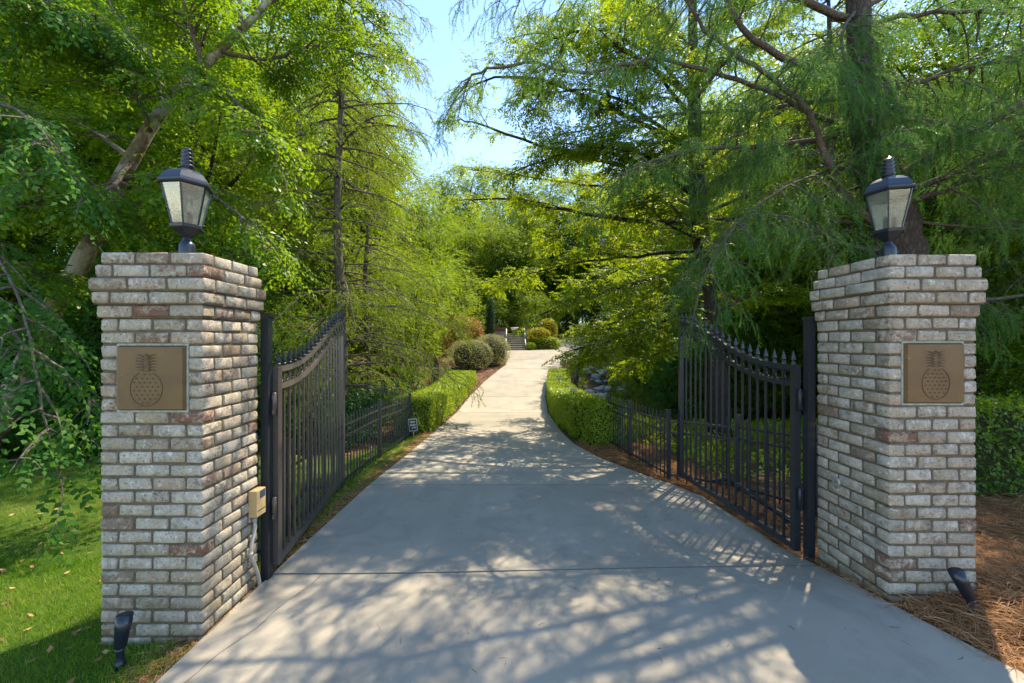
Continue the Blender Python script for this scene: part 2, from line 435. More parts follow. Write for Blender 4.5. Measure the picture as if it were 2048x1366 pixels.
m2 = N(nt, 'ShaderNodeMixShader'); m2.inputs[0].default_value = .12
nt.links.new(m1.outputs[0], m2.inputs[1]); nt.links.new(gl.outputs[0], m2.inputs[2]); nt.links.new(m2.outputs[0], out.inputs[0])
M['glass'] = m

m, nt, out = new_mat('far_brick_wall')
tc = N(nt, 'ShaderNodeTexCoord')
mp = N(nt, 'ShaderNodeMapping'); mp.inputs['Rotation'].default_value = (math.radians(90), 0, 0)
nt.links.new(tc.outputs['Object'], mp.inputs[0])
bt = N(nt, 'ShaderNodeTexBrick', Scale=1.0); bt.inputs['Brick Width'].default_value = .22; bt.inputs['Row Height'].default_value = .08
bt.inputs['Mortar Size'].default_value = .012
bt.inputs['Color1'].default_value = (.38,.28,.21,1); bt.inputs['Color2'].default_value = (.5,.42,.35,1); bt.inputs['Mortar'].default_value = (.16,.13,.11,1)
nt.links.new(mp.outputs[0], bt.inputs['Vector'])
principled(nt, out, bt.outputs[0], .9)
M['far_brick'] = m
M['far_cap'] = simple('red_brick_soldier_course', (.20,.085,.06), .9, 0, 12, .3, .01)

# ------------------------------------------------------------------ ground shape
_py = np.array([-60, -8, 0, 5.05, 6.5, 8.5, 11.5, 14.5, 17.5, 20.5, 23.5, 28.5, 32, 36, 45, 70, 120, 400.])
_ph = np.array([1.8, 1.8, 1.8, 1.8, 1.85, 1.92, 2.05, 2.01, 1.73, 1.38, 1.06, .62, .18, -.38, -1.3, -3.0, -4, -6.])
_yy = np.linspace(-60, 400, 4601)
_hh = np.interp(_yy, _py, _ph)
_k = np.ones(13) / 13
_hs = np.convolve(np.pad(_hh, 6, mode='edge'), _k, 'valid')
def zd(y): return EYE - np.interp(y, _yy, _hs)
def sstep(t): t = np.clip(t, 0, 1); return t * t * (3 - 2 * t)
def D(x, y):
    x = np.asarray(x, float); y = np.asarray(y, float)
    cross = .17 * (1 - sstep((y - 2.45) / 1.1)) * sstep((x + 1.6) / 3.9)
    return zd(y) + cross + .02 * np.clip((2.0 - y) / 2, 0, 1) * sstep((x + 1.6) / 3.9)
LEFT = [(-12,-4.0),(-2,-2.2),(0,-1.95),(2,-1.885),(3.1,-1.86),(5,-1.80),(6.5,-1.72),(8.5,-1.66),(11.5,-1.60),(14.5,-1.55),(17.5,-1.18),(20.3,-.62),(21.5,-.38),(23.5,-.34),(28.2,-.36),(29.5,.95),(31.8,2.6),(36,5.2),(41,10.5),(46,18)]
RIGHT = [(-12,5.0),(-2,3.6),(0,3.15),(2,2.50),(2.57,2.33),(3.16,2.38),(4.0,2.31),(4.77,2.20),(5.4,1.62+.2),(6.37,1.38),(7.4,1.13),(8.5,1.05),(11.5,1.03),(14.5,1.2),(17.5,1.75),(20.5,2.45),(23.5,3.3),(27.5,5.0),(32,8.5),(36,13),(41,20),(46,30)]
def xl(y): return np.interp(y, [a for a, b in LEFT], [b for a, b in LEFT])
def xr(y): return np.interp(y, [a for a, b in RIGHT], [b for a, b in RIGHT])
def T(x, y):
    x = np.asarray(x, float); y = np.asarray(y, float)
    L = xl(y); R = xr(y)
    base = D(np.clip(x, L, R), y)
    out_l = np.clip(L - x, 0, None); out_r = np.clip(x - R, 0, None)
    g = base - .035
    near = (y < 41)
    inside = (x > L) & (x < R) & near
    g = np.where(inside, base - .07, g)
    # right of the drive: low bank beside the pillar, a shallow ravine farther on
    g = g + .06 * sstep((out_r - .15) / .6) * (1 - sstep((y - 4.5) / 2))
    g = g - .75 * sstep((out_r - .8) / 3.0) * sstep((y - 8) / 6) * (1 - sstep((y - 26) / 8))
    # left of the drive: the lawn and the wooded bank
    g = g - .03 * sstep(out_l / .5) * (1 - sstep((y - 4) / 2))
    g = g - .16 * sstep((out_l - .2) / .6) * sstep((y - 6) / 2.5) * (1 - sstep((y - 14) / 5))
    g = g + .05 * np.sin(x * .9 + 1.3) * np.cos(y * .7) * sstep((out_l + out_r - 2) / 4)
    return g

def terrain_grid(name, xs, ys, mat, dz=0.0, kind='structure', mask=None, parent=None):
    X, Y = np.meshgrid(xs, ys); Z = T(X, Y) + dz
    nx, ny = len(xs), len(ys)
    v = np.stack([X, Y, Z], -1).reshape(-1, 3)
    fs = []
    for j in range(ny - 1):
        for i in range(nx - 1):
            if mask is not None and not mask((xs[i] + xs[i+1]) / 2, (ys[j] + ys[j+1]) / 2): continue
            a = j * nx + i; fs.append((a, a + 1, a + nx + 1, a + nx))
    me = bpy.data.meshes.new(name); me.from_pydata(v.tolist(), [], fs); me.update()
    o = link_mesh(name, me, mat, parent, True)
    tag(o, kind=kind); return o

def dense(*segs):
    out = []
    for a, b, s in segs: out += list(np.arange(a, b, s))
    out.append(segs[-1][1]); return np.array(out)
gx = dense((-150, -30, 12), (-30, -8, 2), (-8, 8, .25), (8, 30, 2), (30, 150, 12))
gy = dense((-60, -12, 8), (-12, 0, 1), (0, 12, .25), (12, 46, .7), (46, 100, 6), (100, 400, 30))
ground = terrain_grid('ground', gx, gy, M['forest_floor'])
ground['label'] = 'brown leaf littered ground under the trees'

def lawn_mask(x, y):
    return x < xl(y) - .02 and (y < 6.4 + .25 * math.sin(x * 1.3) if x < -2.6 else y < 10.2)
lawn = terrain_grid('lawn', dense((-16, -6, .5), (-6, -1.4, .1)), dense((-8, 0, .5), (0, 10.4, .12)), M['lawn'], .012, mask=lawn_mask)
lawn['label'] = 'mown green lawn left of the driveway and round the left pillar'
def straw_mask(x, y):
    return x > xr(y) + .02 and ((x < 9.5 and y < 4.55) or (y < 7.4 and x < 2.35 + .1 * (7.4 - y)) or (y < 6.6 and x < 2.9))
straw_bed = terrain_grid('straw_bed', dense((1.0, 6, .1), (6, 10, .4)), dense((-4, 0, .5), (0, 7.6, .12)), M['straw_bed'], .014, mask=straw_mask)
straw_bed['label'] = 'bed of orange brown pine straw right of the driveway'
def mulch_mask(x, y):
    l = xl(y)
    return l - 4.5 < x < l - .02 and 14.2 < y < 28 or (l - .45 < x < l - .02 and 8.2 < y <= 14.2)
mulch_bed = terrain_grid('mulch_bed', dense((-7, 2, .15)), dense((8.2, 28.2, .3)), M['mulch'], .014, mask=mulch_mask)
mulch_bed['label'] = 'reddish mulch bed under the clipped round bushes'

# ------------------------------------------------------------------ driveway: a dark joint bed and one slab per bay
joints = [-8, -5, -2.2, .4, 3.1, 5.05, 8.5, 11.5, 14.5, 17.5, 20.5, 23.5, 26.5, 29.6, 33, 37, 41.5]
def strip(ya, yb, inset, ztop, thick, nxs=14):
    ny_ = max(3, int((yb - ya) / .35))
    ys = np.linspace(ya, yb, ny_ + 1)
    mb = MB(); rows = []
    for y in ys:
        L = xl(y) + inset; R = xr(y) - inset
        xs = np.linspace(L, R, nxs + 1)
        rows.append(([(x, y, float(D(x, y)) + ztop) for x in xs], [(x, y, float(D(x, y)) + ztop - thick) for x in (L, R)]))
    vs = []; fs = []
    for top, _ in rows: vs += top
    n1 = nxs + 1
    for j in range(ny_):
        for i in range(nxs):
            a = j * n1 + i; fs.append((a, a + 1, a + n1 + 1, a + n1))
    def skirt(idx):
        b = len(vs)
        for i in idx: vs.append((vs[i][0], vs[i][1], vs[i][2] - thick))
        for q in range(len(idx) - 1): fs.append((idx[q + 1], idx[q], b + q, b + q + 1))
    skirt(list(range(n1))); skirt([j * n1 + nxs for j in range(ny_ + 1)])
    skirt([ny_ * n1 + i for i in range(nxs, -1, -1)]); skirt([j * n1 for j in range(ny_, -1, -1)])
    mb.add(vs, fs); return mb
drive = strip(-8, 41.5, .01, -.022, .03).build('driveway', M['subbase'])
tag(drive, 'long pale concrete driveway rising and bending away between the gate pillars', None, None, 'structure')
for a, b in zip(joints[:-1], joints[1:]):
    g = .011
    strip(a + g, b - g, 0, 0, .07).build('concrete_slab', M['concrete'], drive, True).data.set_sharp_from_angle(angle=.6)

# dark line and stain marks across the far bays
mb = MB()
pts = [(1010, 724), (1050, 719), (1090, 708), (1120, 696), (1145, 682)]
def on_drive(px, py):
    k = (py - 683) / F
    lo, hi = 2.0, 45.0
    for y in np.linspace(2, 44, 1700):
        if (EYE - float(D((px - 1024) / F * y, y))) / y <= k: return Vector(((px - 1024) / F * y, y, float(D((px - 1024) / F * y, y))))
    return None
rp = [on_drive(*p) for p in pts]
rp = catmull([p for p in rp if p is not None], 5)
vs = []; fs = []
for i, p in enumerate(rp):
    wd = .035 + .04 * math.sin(i * .7) ** 2
    d = (rp[min(i+1, len(rp)-1)] - rp[max(i-1, 0)]).normalized(); s_ = Vector((-d.y, d.x, 0)) * wd
    for q in (p - s_, p + s_): vs.append((q.x, q.y, float(D(q.x, q.y)) + .004))
for i in range(len(rp) - 1): fs.append((2*i, 2*i+1, 2*i+3, 2*i+2))
c = on_drive(1068, 715)
cr = [Vector((x_, y_, float(D(x_, y_)))) for x_, y_ in ((-1.80,1.9),(-1.72,2.12),(-1.69,2.3),(-1.60,2.52),(-1.58,2.7),(-1.49,2.95),(-1.47,3.09))]
crm = MB(); cv = []
for p in catmull(cr, 3):
    for sg in (-1, 1): cv.append((p.x + sg*(.0016 + .0008*math.sin(p.y*40)), p.y, float(D(p.x, p.y)) + .003))
crm.add(cv, [(2*i, 2*i+1, 2*i+3, 2*i+2) for i in range(len(cv)//2 - 1)]).build('crack', M['subbase'], drive)
b = len(vs); 
for k in range(14):
    a = 2 * math.pi * k / 14; r_ = .42 + .1 * math.sin(3 * a)
    x, y = c.x + r_ * math.cos(a), c.y + r_ * 1.1 * math.sin(a); vs.append((x, y, float(D(x, y)) + .005))
fs.append(tuple(range(b, b + 14)))
M['darkened'] = simple('dark_mark', (.24,.225,.20), .8, 0, 5, .2, .001)
mb.add(vs, fs).build('dark_mark', M['darkened'], drive)

# ------------------------------------------------------------------ brick pillars
_bm = {}
def brick_mesh(lx, ly, h, var):
    key = (round(lx, 3), round(ly, 3), round(h, 4), var)
    if key in _bm: return _bm[key]
    bm = bmesh.new()
    bmesh.ops.create_cube(bm, size=1.0)
    for v in bm.verts: v.co = Vector((v.co.x * lx, v.co.y * ly, v.co.z * h))
    bmesh.ops.bevel(bm, geom=list(bm.edges), offset=.006 + .004 * random.random(), segments=1, affect='EDGES', profile=.5)
    for v in bm.verts:
        v.co += Vector((random.uniform(-1, 1) * .003, random.uniform(-1, 1) * .0024, random.uniform(-1, 1) * .0028))
    me = bpy.data.meshes.new('brick'); bm.to_mesh(me); bm.free()
    me.materials.append(M['brick'])
    me.polygons.foreach_set('use_smooth', np.ones(len(me.polygons), dtype=bool)); me.set_sharp_from_angle(angle=.9)
    _bm[key] = me; return me

def pillar(x0, x1, y0, y1, ztop, zbot, n, plaque, label):
    root = thing('brick_pillar', ((x0+x1)/2, (y0+y1)/2, zbot), label, 'pillar', 'brick gate pillars')
    C = (ztop - zbot) / n
    prot = [0, .018, .037, .0275, .012] + [0] * 100
    b = .098; j = .0145
    rl = root.location
    px0, px1, pz0, pz1 = plaque
    core = MB()
    for i in range(n):
        p = prot[i]; zt = ztop - i * C; zb = zt - C; r = .009
        if i == n - 1: zb -= .15
        zt2 = zt - (.004 if i == 0 else 0)
        core.box(x0 - p + r, x1 + p - r, y0 - p + r, y1 + p - r, zb, zt2)
    # joined stepped core: mortar
    core.build('mortar', M['mortar'], root)
    def put(cx, cy, cz, lx, ly, h):
        me = brick_mesh(lx, ly, h, random.randrange(5))
        o = bpy.data.objects.new('brick', me); COL.objects.link(o); o.parent = root
        o.location = (cx - rl.x + random.uniform(-.0012, .0012), cy - rl.y + random.uniform(-.0012, .0012), cz - rl.z + random.uniform(-.0015, .0015))
        o.rotation_euler = (random.uniform(-.006, .006), random.choice((0, math.pi)) + random.uniform(-.008, .008), random.uniform(-.008, .008))
    for i in range(n):
        p = prot[i]; X0, X1, Y0, Y1 = x0 - p, x1 + p, y0 - p, y1 + p
        zc = ztop - (i + .5) * C; h = C - .0128
        W = X1 - X0; Dp = Y1 - Y0
        inpl = (zc < pz1 and zc > pz0)
        if i % 2 == 0:
            L = (W + j) / 3
            for k in range(3):
                cx = X0 + L * k + (L - j) / 2
                put(cx, Y1 - b / 2, zc, L - j, b, h)
                if not inpl: put(cx, Y0 + b / 2, zc, L - j, b, h)
            Ls = (Dp - 2 * b - j) / 2
            for k in range(2):
                cy = Y0 + b + j + Ls * k + (Ls - j) / 2
                for cx in (X0 + b / 2, X1 - b / 2): put(cx, cy, zc, b, Ls - j, h)
        else:
            L = (Dp + j) / 3
            for k in range(3):
                cy = Y0 + L * k + (L - j) / 2
                for cx in (X0 + b / 2, X1 - b / 2):
                    if inpl and k == 0: continue
                    put(cx, cy, zc, b, L - j, h)
            Ls = (W - 2 * b - j) / 2
            for k in range(2):
                cx = X0 + b + j + Ls * k + (Ls - j) / 2
                put(cx, Y1 - b / 2, zc, Ls - j, b, h)
                if not inpl: put(cx, Y0 + b / 2, zc, Ls - j, b, h)
        if inpl:
            Lf = (Dp + j) / 3 if i % 2 else b + 0.0
            wl = px0 - .012 - X0; wr = X1 - px1 - .012
            ln = ((Dp + j) / 3 - j) if i % 2 else b
            put(X0 + wl / 2, Y0 + ln / 2, zc, wl, ln, h); put(X1 - wr / 2, Y0 + ln / 2, zc, wr, ln, h)
    # pale mortar round the plaque
    e = .012
    mm_ = MB()
    yb = y0 + .004
    mm_.box(px0 - e, px0, yb, y0 + .02, pz0 - e, pz1 + e); mm_.box(px1, px1 + e, yb, y0 + .02, pz0 - e, pz1 + e)
    mm_.box(px0, px1, yb, y0 + .02, pz0 - e, pz0); mm_.box(px0, px1, yb, y0 + .02, pz1, pz1 + e)
    mm_.build('plaque_bed', M['mortar_pale'], root)
    return root

LP = dict(x0=-2.513, x1=-1.888, y0=2.44, y1=2.975, zt=2.25)
RP = dict(x0=2.416, x1=2.975, y0=2.56, y1=3.17, zt=2.263)
pl_l = (P(236, 0, 2.44).x, P(372, 0, 2.44).x, P(0, 821, 2.44).z, P(0, 691, 2.44).z)
pl_r = (P(1808, 0, 2.56).x, P(1925, 0, 2.56).x, P(0, 807, 2.56).z, P(0, 686, 2.56).z)
pillar(LP['x0'], LP['x1'], LP['y0'], LP['y1'], LP['zt'], LP['zt'] - 30 * .0812, 30, pl_l, 'whitewashed brick gate pillar on the lawn with the beige keypad on its side')
pillar(RP['x0'], RP['x1'], RP['y0'], RP['y1'], RP['zt'], RP['zt'] - 28 * .0812, 28, pl_r, 'whitewashed brick gate pillar standing in pine straw below the cedar tree')

def plaque(rect, y0, label):
    x0, x1, z0, z1 = rect
    root = thing('bronze_plaque', ((x0+x1)/2, y0, z0), label, 'plaque', 'pineapple plaques')
    bv = .010; t = .016
    mb = MB()
    vs = [(x0,y0+.01,z0),(x1,y0+.01,z0),(x1,y0+.01,z1),(x0,y0+.01,z1),
          (x0+bv,y0-t,z0+bv),(x1-bv,y0-t,z0+bv),(x1-bv,y0-t,z1-bv),(x0+bv,y0-t,z1-bv)]
    mb.add(vs, [(4,5,6,7),(0,1,5,4),(1,2,6,5),(2,3,7,6),(3,0,4,7),(3,2,1,0)])
    mb.build('plate', M['bronze'], root)
    yf = y0 - t - .0015
    w_ = x1 - x0; h_ = z1 - z0; cx = x0 + w_ * .45; 
    if x0 > 0: cx = x0 + w_ * .50
    cz = z0 + h_ * .34; rx = w_ * .235; rz = h_ * .265
    out_ = MB()
    pts = [(cx + rx * math.cos(a), yf, cz + rz * math.sin(a)) for a in np.linspace(math.radians(115), math.radians(425), 40)]
    out_.tube(pts, .0019, 5); out_.build('fruit_outline', M['bronze_dark'], root, True)
    # eyes of the fruit: small raised chevrons set in diagonal rows
    ey = MB()
    for r in range(8):
        for c_ in range(6):
            ex = cx + (c_ - 2.5 + (r % 2) * .5 - .25) * rx * .33; ez = cz + (r - 3.5) * rz * .235
            if ((ex - cx) / rx) ** 2 + ((ez - cz) / rz) ** 2 > .78: continue
            s_ = .0055
            ey.tube([(ex - s_, yf, ez - s_ * .5), (ex, yf, ez + s_ * .5), (ex + s_, yf, ez - s_ * .5)], .0019, 4)
    o = ey.build('fruit_eyes', M['bronze_dark'], root); o['kind'] = 'stuff'
    # crown of leaves: real curved blades
    zc0 = cz + rz * .93
    for lev in range(6):
        for s_ in (-1, 1):
            f_ = lev / 5
            zb = zc0 + h_ * .035 + h_ * .20 * f_
            ln = w_ * (.135 - .035 * abs(f_ - .5)); rise = h_ * (.035 + .05 * f_)
            lf = MB(); pp = []; rr = []
            for q in range(6):
                t_ = q / 5
                pp.append((cx + s_ * (.012 + ln * t_), yf, zb + rise * t_ - h_ * .03 * t_ * t_ * 1.5)); rr.append(.0042 * (1 - t_) ** .6 + .0006)
            lf.tube(pp, rr, 5).build('pineapple_leaf', M['bronze_dark'], root, True)
    lf = MB()
    for k in range(5):
        a = (k - 2) * .35
        lf.tube([(cx, yf, zc0 + h_ * .22), (cx + math.sin(a) * w_ * .05, yf, zc0 + h_ * .22 + math.cos(a) * h_ * .07)], [.004, .0008], 5)
    lf.build('crown_tip', M['bronze_dark'], root)
    st = MB(); st.box(cx - w_ * .055, cx + w_ * .055, yf - .001, yf + .004, zc0 + h_ * .02, zc0 + h_ * .25)
    st.build('crown_stem', M['bronze_dark'], root)
plaque(pl_l, LP['y0'], 'worn bronze pineapple plaque with paint chips on the left pillar beside the lawn')
plaque(pl_r, RP['y0'], 'darker clean bronze pineapple plaque on the right pillar beside the cedar')

# ------------------------------------------------------------------ lanterns
def lantern(cx, cy, z0, label, rot):
    root = thing('post_lantern', (cx, cy, z0), label, 'lamp', 'lanterns on the gate pillars')
    c = (cx, cy, z0)
    lk = M['lamp_black']
    smooth_angle(MB().lathe(c, [(.052,0),(.052,.035),(.046,.04),(.046,.10),(.040,.118),(.026,.135),(.022,.152)], 20).build('collar', lk, root))
    n = 6
    MB().lathe(c, [(.022,.150),(.030,.158),(.047,.172),(.080,.205),(.094,.214),(.098,.232),(.088,.238)], n, rot).build('bowl', lk, root)
    # cage: six slanting bars between panes
    zb, zt = .236, .492; rb, rt = .080, .136
    for k in range(n):
        a = rot + 2*math.pi*k/n; a2 = rot + 2*math.pi*(k+1)/n
        A = Vector((cx + rb*math.cos(a), cy + rb*math.sin(a), z0+zb)); B = Vector((cx + rt*math.cos(a), cy + rt*math.sin(a), z0+zt))
        A2 = Vector((cx + rb*math.cos(a2), cy + rb*math.sin(a2), z0+zb)); B2 = Vector((cx + rt*math.cos(a2), cy + rt*math.sin(a2), z0+zt))
        MB().bar(A, B, 0.0085, .0085, (math.cos(a), math.sin(a), 0)).build('glazing_bar', lk, root)
        i_ = .965
        def inn(v): return Vector((cx + (v.x-cx)*i_, cy + (v.y-cy)*i_, v.z))
        q = [inn(A), inn(A2), inn(B2), inn(B)]
        nrm = (q[1]-q[0]).cross(q[3]-q[0]).normalized() * .003
        MB().add(q + [v + nrm for v in q], [(3,2,1,0),(4,5,6,7),(0,1,5,4),(1,2,6,5),(2,3,7,6),(3,0,4,7)]).build('pane', M['glass'], root)
    MB().lathe(c, [(.138,.488),(.153,.494),(.157,.503),(.157,.512),(.147,.518),(.143,.530),(.134,.545),(.117,.572),(.092,.592),(.062,.604),(.045,.608)], n, rot).build('roof', lk, root)
    # twisted finial of stacked coils
    prof = [(.042,.606),(.030,.615)]
    z = .62
    for k in range(5):
        r = .040 - .0026 * k
        prof += [(r*.78, z), (r, z+.007), (r, z+.018), (r*.78, z+.025)]; z += .0265
    prof += [(.020, z), (.012, z+.008), (.003, z+.012)]
    f_ = MB().lathe(c, prof, 18)
    f_.v = [(x + (.0035 if zz > z0+.62 else 0)*math.sin((zz-z0)*230+math.atan2(y-cy, x-cx)), y, zz + (.006*math.cos(math.atan2(y-cy, x-cx)) if zz > z0+.62 else 0)) for x, y, zz in f_.v]
    f_.build('finial', lk, root, True)
    for k in range(3):
        a = rot + .6 + 2*math.pi*k/3; bx, by = cx + .030*math.cos(a), cy + .030*math.sin(a)
        sl = MB().lathe((bx, by, z0), [(.012,.240),(.012,.32),(.009,.325)], 12).build('candle_sleeve', lk, root, True)
        MB().lathe((bx, by, z0), [(.007,.325),(.014,.345),(.013,.36),(.005,.385),(.001,.395)], 12).build('bulb', M['flame_glass'], root, True)
lantern((LP['x0']+LP['x1'])/2, (LP['y0']+LP['y1'])/2, LP['zt'] - .003, 'black six sided lantern on top of the left brick pillar, lit by the sun', math.radians(55))
lantern((RP['x0']+RP['x1'])/2, (RP['y0']+RP['y1'])/2, RP['zt'] - .003, 'black six sided lantern on top of the right brick pillar, cedar trunk behind', math.radians(47))

# ------------------------------------------------------------------ gates
def gate_post(x, y, zt, label):
    zb = float(T(x, y)) - .1
    root = thing('gate_post', (x, y, zb), label, 'post', 'square steel gate posts')
    MB().box(x-.028, x+.028, y-.028, y+.028, zb, zt - .025).build('shaft', M['black'], root)
    MB().box(x-.036, x+.036, y-.036, y+.036, zt - .025, zt).build('cap', M['black'], root)
gate_post(-1.868, 3.045, 1.915, 'square black steel gate post against the back of the left pillar')
gate_post(2.400, 3.23, 1.90, 'square black steel gate post against the back of the right pillar')

def gate(A, B, mat, label, side):
    """A: hinge end, B: free end, both at the bottom rail"""
    A = Vector(A); B = Vector(B)
    root = thing('driveway_gate', tuple(A), label, 'gate', 'open driveway gates')
    d = (B - A); L = d.xy.length; u = Vector((d.x, d.y, 0)).normalized(); nrm = Vector((-u.y, u.x, 0))
    zb = A.z
    def ztop(s): return 1.485 + .45 * float(sstep(max(0., min(1., s)) ** 1.25))
    def pt(s, z): return Vector((A.x + u.x * L * s, A.y + u.y * L * s, z))
    def sweep(zoff, wt, ht, name):
        K = 28; vs = []; fs = []
        for i in range(K + 1):
            s = i / K; p = pt(s, ztop(s) + zoff)
            for a, b_ in ((-1,-1),(1,-1),(1,1),(-1,1)): vs.append(p + nrm * (wt/2*a) + Vector((0,0,ht/2*b_)))
        for i in range(K):
            for k in range(4):
                k2 = (k+1) % 4; fs.append((i*4+k, i*4+k2, i*4+4+k2, i*4+4+k))
        fs.append((3,2,1,0)); fs.append(tuple(K*4+k for k in range(4)))
        return MB().add(vs, fs).build(name, mat, root)
    sweep(0, .046, .042, 'top_rail'); sweep(-.135, .043, .042, 'second_rail')
    MB().bar(pt(0, zb), pt(1, zb), .050, .050).build('bottom_rail', mat, root)
    hs = MB().bar(pt(-.012, zb - .03), pt(-.012, ztop(0) + .02), .052, .052).build('hinge_stile', mat, root)
    MB().bar(pt(1.010, zb - .03), pt(1.010, ztop(1) + .02), .050, .050).build('free_stile', mat, root)
    npk = 17
    fin_prof = [(.016,0),(.019,.006),(.019,.024),(.012,.030),(.012,.036),(.021,.050),(.014,.080),(.006,.110),(.0012,.128)]
    for k in range(npk + 1):
        s = k / npk
        if 0 < k < npk:
            MB().bar(pt(s, zb + .02), pt(s, ztop(s)), .0165, .0165).build('picket', mat, root)
        p = pt(s, ztop(s) + .016)
        MB().lathe(p, fin_prof, 6, .3).build('finial', M['black'], root)
        if k < npk:
            s2 = (k + .5) / npk; c = pt(s2, ztop(s2) - .068)
            R = .040; r = .0065; vs = []; fs = []; n1, n2 = 14, 5
            for i in range(n1):
                a = 2*math.pi*i/n1
                for j_ in range(n2):
                    b_ = 2*math.pi*j_/n2
                    rr = R + r*math.cos(b_)
                    vs.append(c + u * (rr*math.cos(a)) + Vector((0,0,1)) * (rr*math.sin(a)) + nrm * (r*math.sin(b_)))
            for i in range(n1):
                for j_ in range(n2):
                    i2 = (i+1) % n1; j2 = (j_+1) % n2
                    fs.append((i*n2+j_, i2*n2+j_, i2*n2+j2, i*n2+j2))
            MB().add(vs, fs).build('ring', M['black'], root, True)
    for hz in (.42, 1.22):
        p = pt(-.038, hz)
        h_ = MB().lathe((p.x - nrm.x*.0, p.y, hz), [(.017,-.085),(.017,.085),(.010,.09)], 12)
        h_.build('hinge', M['galv'] if False else mat, root, True)
        MB().bar(pt(-.012, hz + .055), pt(-.052, hz + .055), .012, .03).build('hinge_strap', mat, root)
        MB().bar(pt(-.012, hz - .055), pt(-.052, hz - .055), .012, .03).build('hinge_strap', mat, root)
    # swing operator arm behind the gate: two parallel bars
    bk = nrm * (.11 * side)
    for q in (0, .035):
        MB().bar(pt(.02, zb + .10) + bk + Vector((0, 0, q)), pt(.66, zb + .14) + bk * 1.6 + Vector((0, 0, q)), .03, .014).build('operator_arm', M['black'], root)
    MB().bar(pt(.66, zb + .12) + bk * 1.6, pt(.66, zb + .12), .03, .03).build('operator_bracket', M['black'], root)
gate((-1.830, 3.13, .005), (-2.105, 4.95, -.0), M['gate_sunlit'], 'open black ornamental steel gate leaf coloured as sunlit beside the keypad pillar', 1)
gate((2.335, 3.32, .015), (2.165, 5.10, -.0), M['black'], 'open black ornamental steel gate leaf on the pine straw side', -1)

# ------------------------------------------------------------------ fences
def fence(pts, label, hp=.95, mat='black', step=.103, group='low black picket fences', zoff=0, maxp=300):
    pts = [Vector((x, y, float(T(x, y)) + zoff)) for x, y in pts]
    root = thing('picket_fence', tuple(pts[0]), label, 'fence', group)
    m_ = M[mat]
    for p in pts:
        MB().box(p.x-.022, p.x+.022, p.y-.022, p.y+.022, p.z-.1, p.z+hp-.02).box(p.x-.028, p.x+.028, p.y-.028, p.y+.028, p.z+hp-.02, p.z+hp).build('fence_post', m_, root)
    tot = 0
    for a, b_ in zip(pts[:-1], pts[1:]):
        for hz in (.10, hp*.69, hp*.835):
            MB().bar(a + Vector((0,0,hz)), b_ + Vector((0,0,hz)), .024, .024).build('rail', m_, root)
        L = (b_ - a).length; n = max(2, int(L / step))
        for k in range(1, n):
            if tot >= maxp: break
            tot += 1
            p = a.lerp(b_, k / n)
            w_ = .0068; t_ = hp - .03
            mb = MB()
            vs = [(p.x+i*w_, p.y+j_*w_, p.z+.03) for i, j_ in ((-1,-1),(1,-1),(1,1),(-1,1))] + \
                 [(p.x+i*w_, p.y+j_*w_, p.z+t_-.03) for i, j_ in ((-1,-1),(1,-1),(1,1),(-1,1))] + [(p.x, p.y, p.z+t_)]
            mb.add(vs, [(3,2,1,0),(0,1,5,4),(1,2,6,5),(2,3,7,6),(3,0,4,7),(4,5,8),(5,6,8),(6,7,8),(7,4,8)])
            mb.build('fence_picket', m_, root)
    return root
fence([(-2.12, 3.12), (-2.12, 3.75), (-2.13, 4.97), (-2.13, 6.44), (-2.12, 8.30)], 'low black picket fence beside the lawn strip behind the open left gate')
fence([(1.79, 7.5), (1.89, 6.4), (2.06, 5.26), (2.66, 4.72), (3.05, 4.0), (3.02, 3.30)], 'low black picket fence curving behind the right gate to the right hedge')
fence([(-4.6, 21.5), (-3.9, 20.0), (-3.25, 17.6), (-3.1, 15.5)], 'short far picket fence before red mulch beyond the left hedge', step=.12)
fence([(2.0, 13.4), (2.66, 16.4), (3.7, 20.8), (5.5, 28.0)], 'distant picket fence climbing away beyond the right hedge above the rocks', step=.13)
fence([(-4.4, 9.3), (-7.0, 10.4), (-10.0, 11.2), (-13.5, 11.6)], 'dark picket fence in the wood seen past the leaning birch', step=.12)

# tan timber post at the far end of the right hedge
root = thing('timber_post', (2.58, 19.9, float(T(2.58, 19.9))), 'short tan timber post at the far end of the right hedge', 'post')
M['tan_wood'] = simple('tan_wood', (.33,.25,.16), .85, 0, 9, .3, .005)
zb = float(T(2.58, 19.9)) - .1
MB().box(2.49, 2.67, 19.8, 20.0, zb, zb + .62).build('shaft', M['tan_wood'], root)
MB().box(2.47, 2.69, 19.78, 20.02, zb + .62, zb + .68).build('cap', M['tan_wood'], root)

# ------------------------------------------------------------------ small fixtures
root = thing('gate_keypad', (-1.888, 2.9, .44), 'beige gate keypad box with dark screen and grey conduit on the left pillar', 'keypad')
kx = LP['x1']
bmk = MB().box(kx + .002, kx + .064, 2.86, 2.965, .438, .626).build('housing', M['beige_metal'], root)
bv = bmk.modifiers.new('b', 'BEVEL'); bv.width = .004; bv.segments = 2
MB().box(kx + .0635, kx + .066, 2.895, 2.955, .565, .618).build('screen', M['screen'], root)
MB().box(kx + .0635, kx + .0655, 2.868, 2.957, .478, .484).build('seam', M['black'], root)
cp = [P(508, 1037, 2.90), P(507, 1060, 2.90), P(501, 1085, 2.87), P(498, 1108, 2.855), P(506, 1130, 2.90), P(516, 1155, 2.945), P(519, 1178, 2.96)]
cp = [Vector((kx + .022, p.y, p.z)) for p in cp]
MB().tube(catmull(cp, 4), .0125, 10).build('conduit', M['pvc'], root, True)
MB().lathe((cp[0].x, cp[0].y, cp[0].z - .02), [(.017,0),(.017,.025)], 12).build('coupling', M['pvc'], root, True)
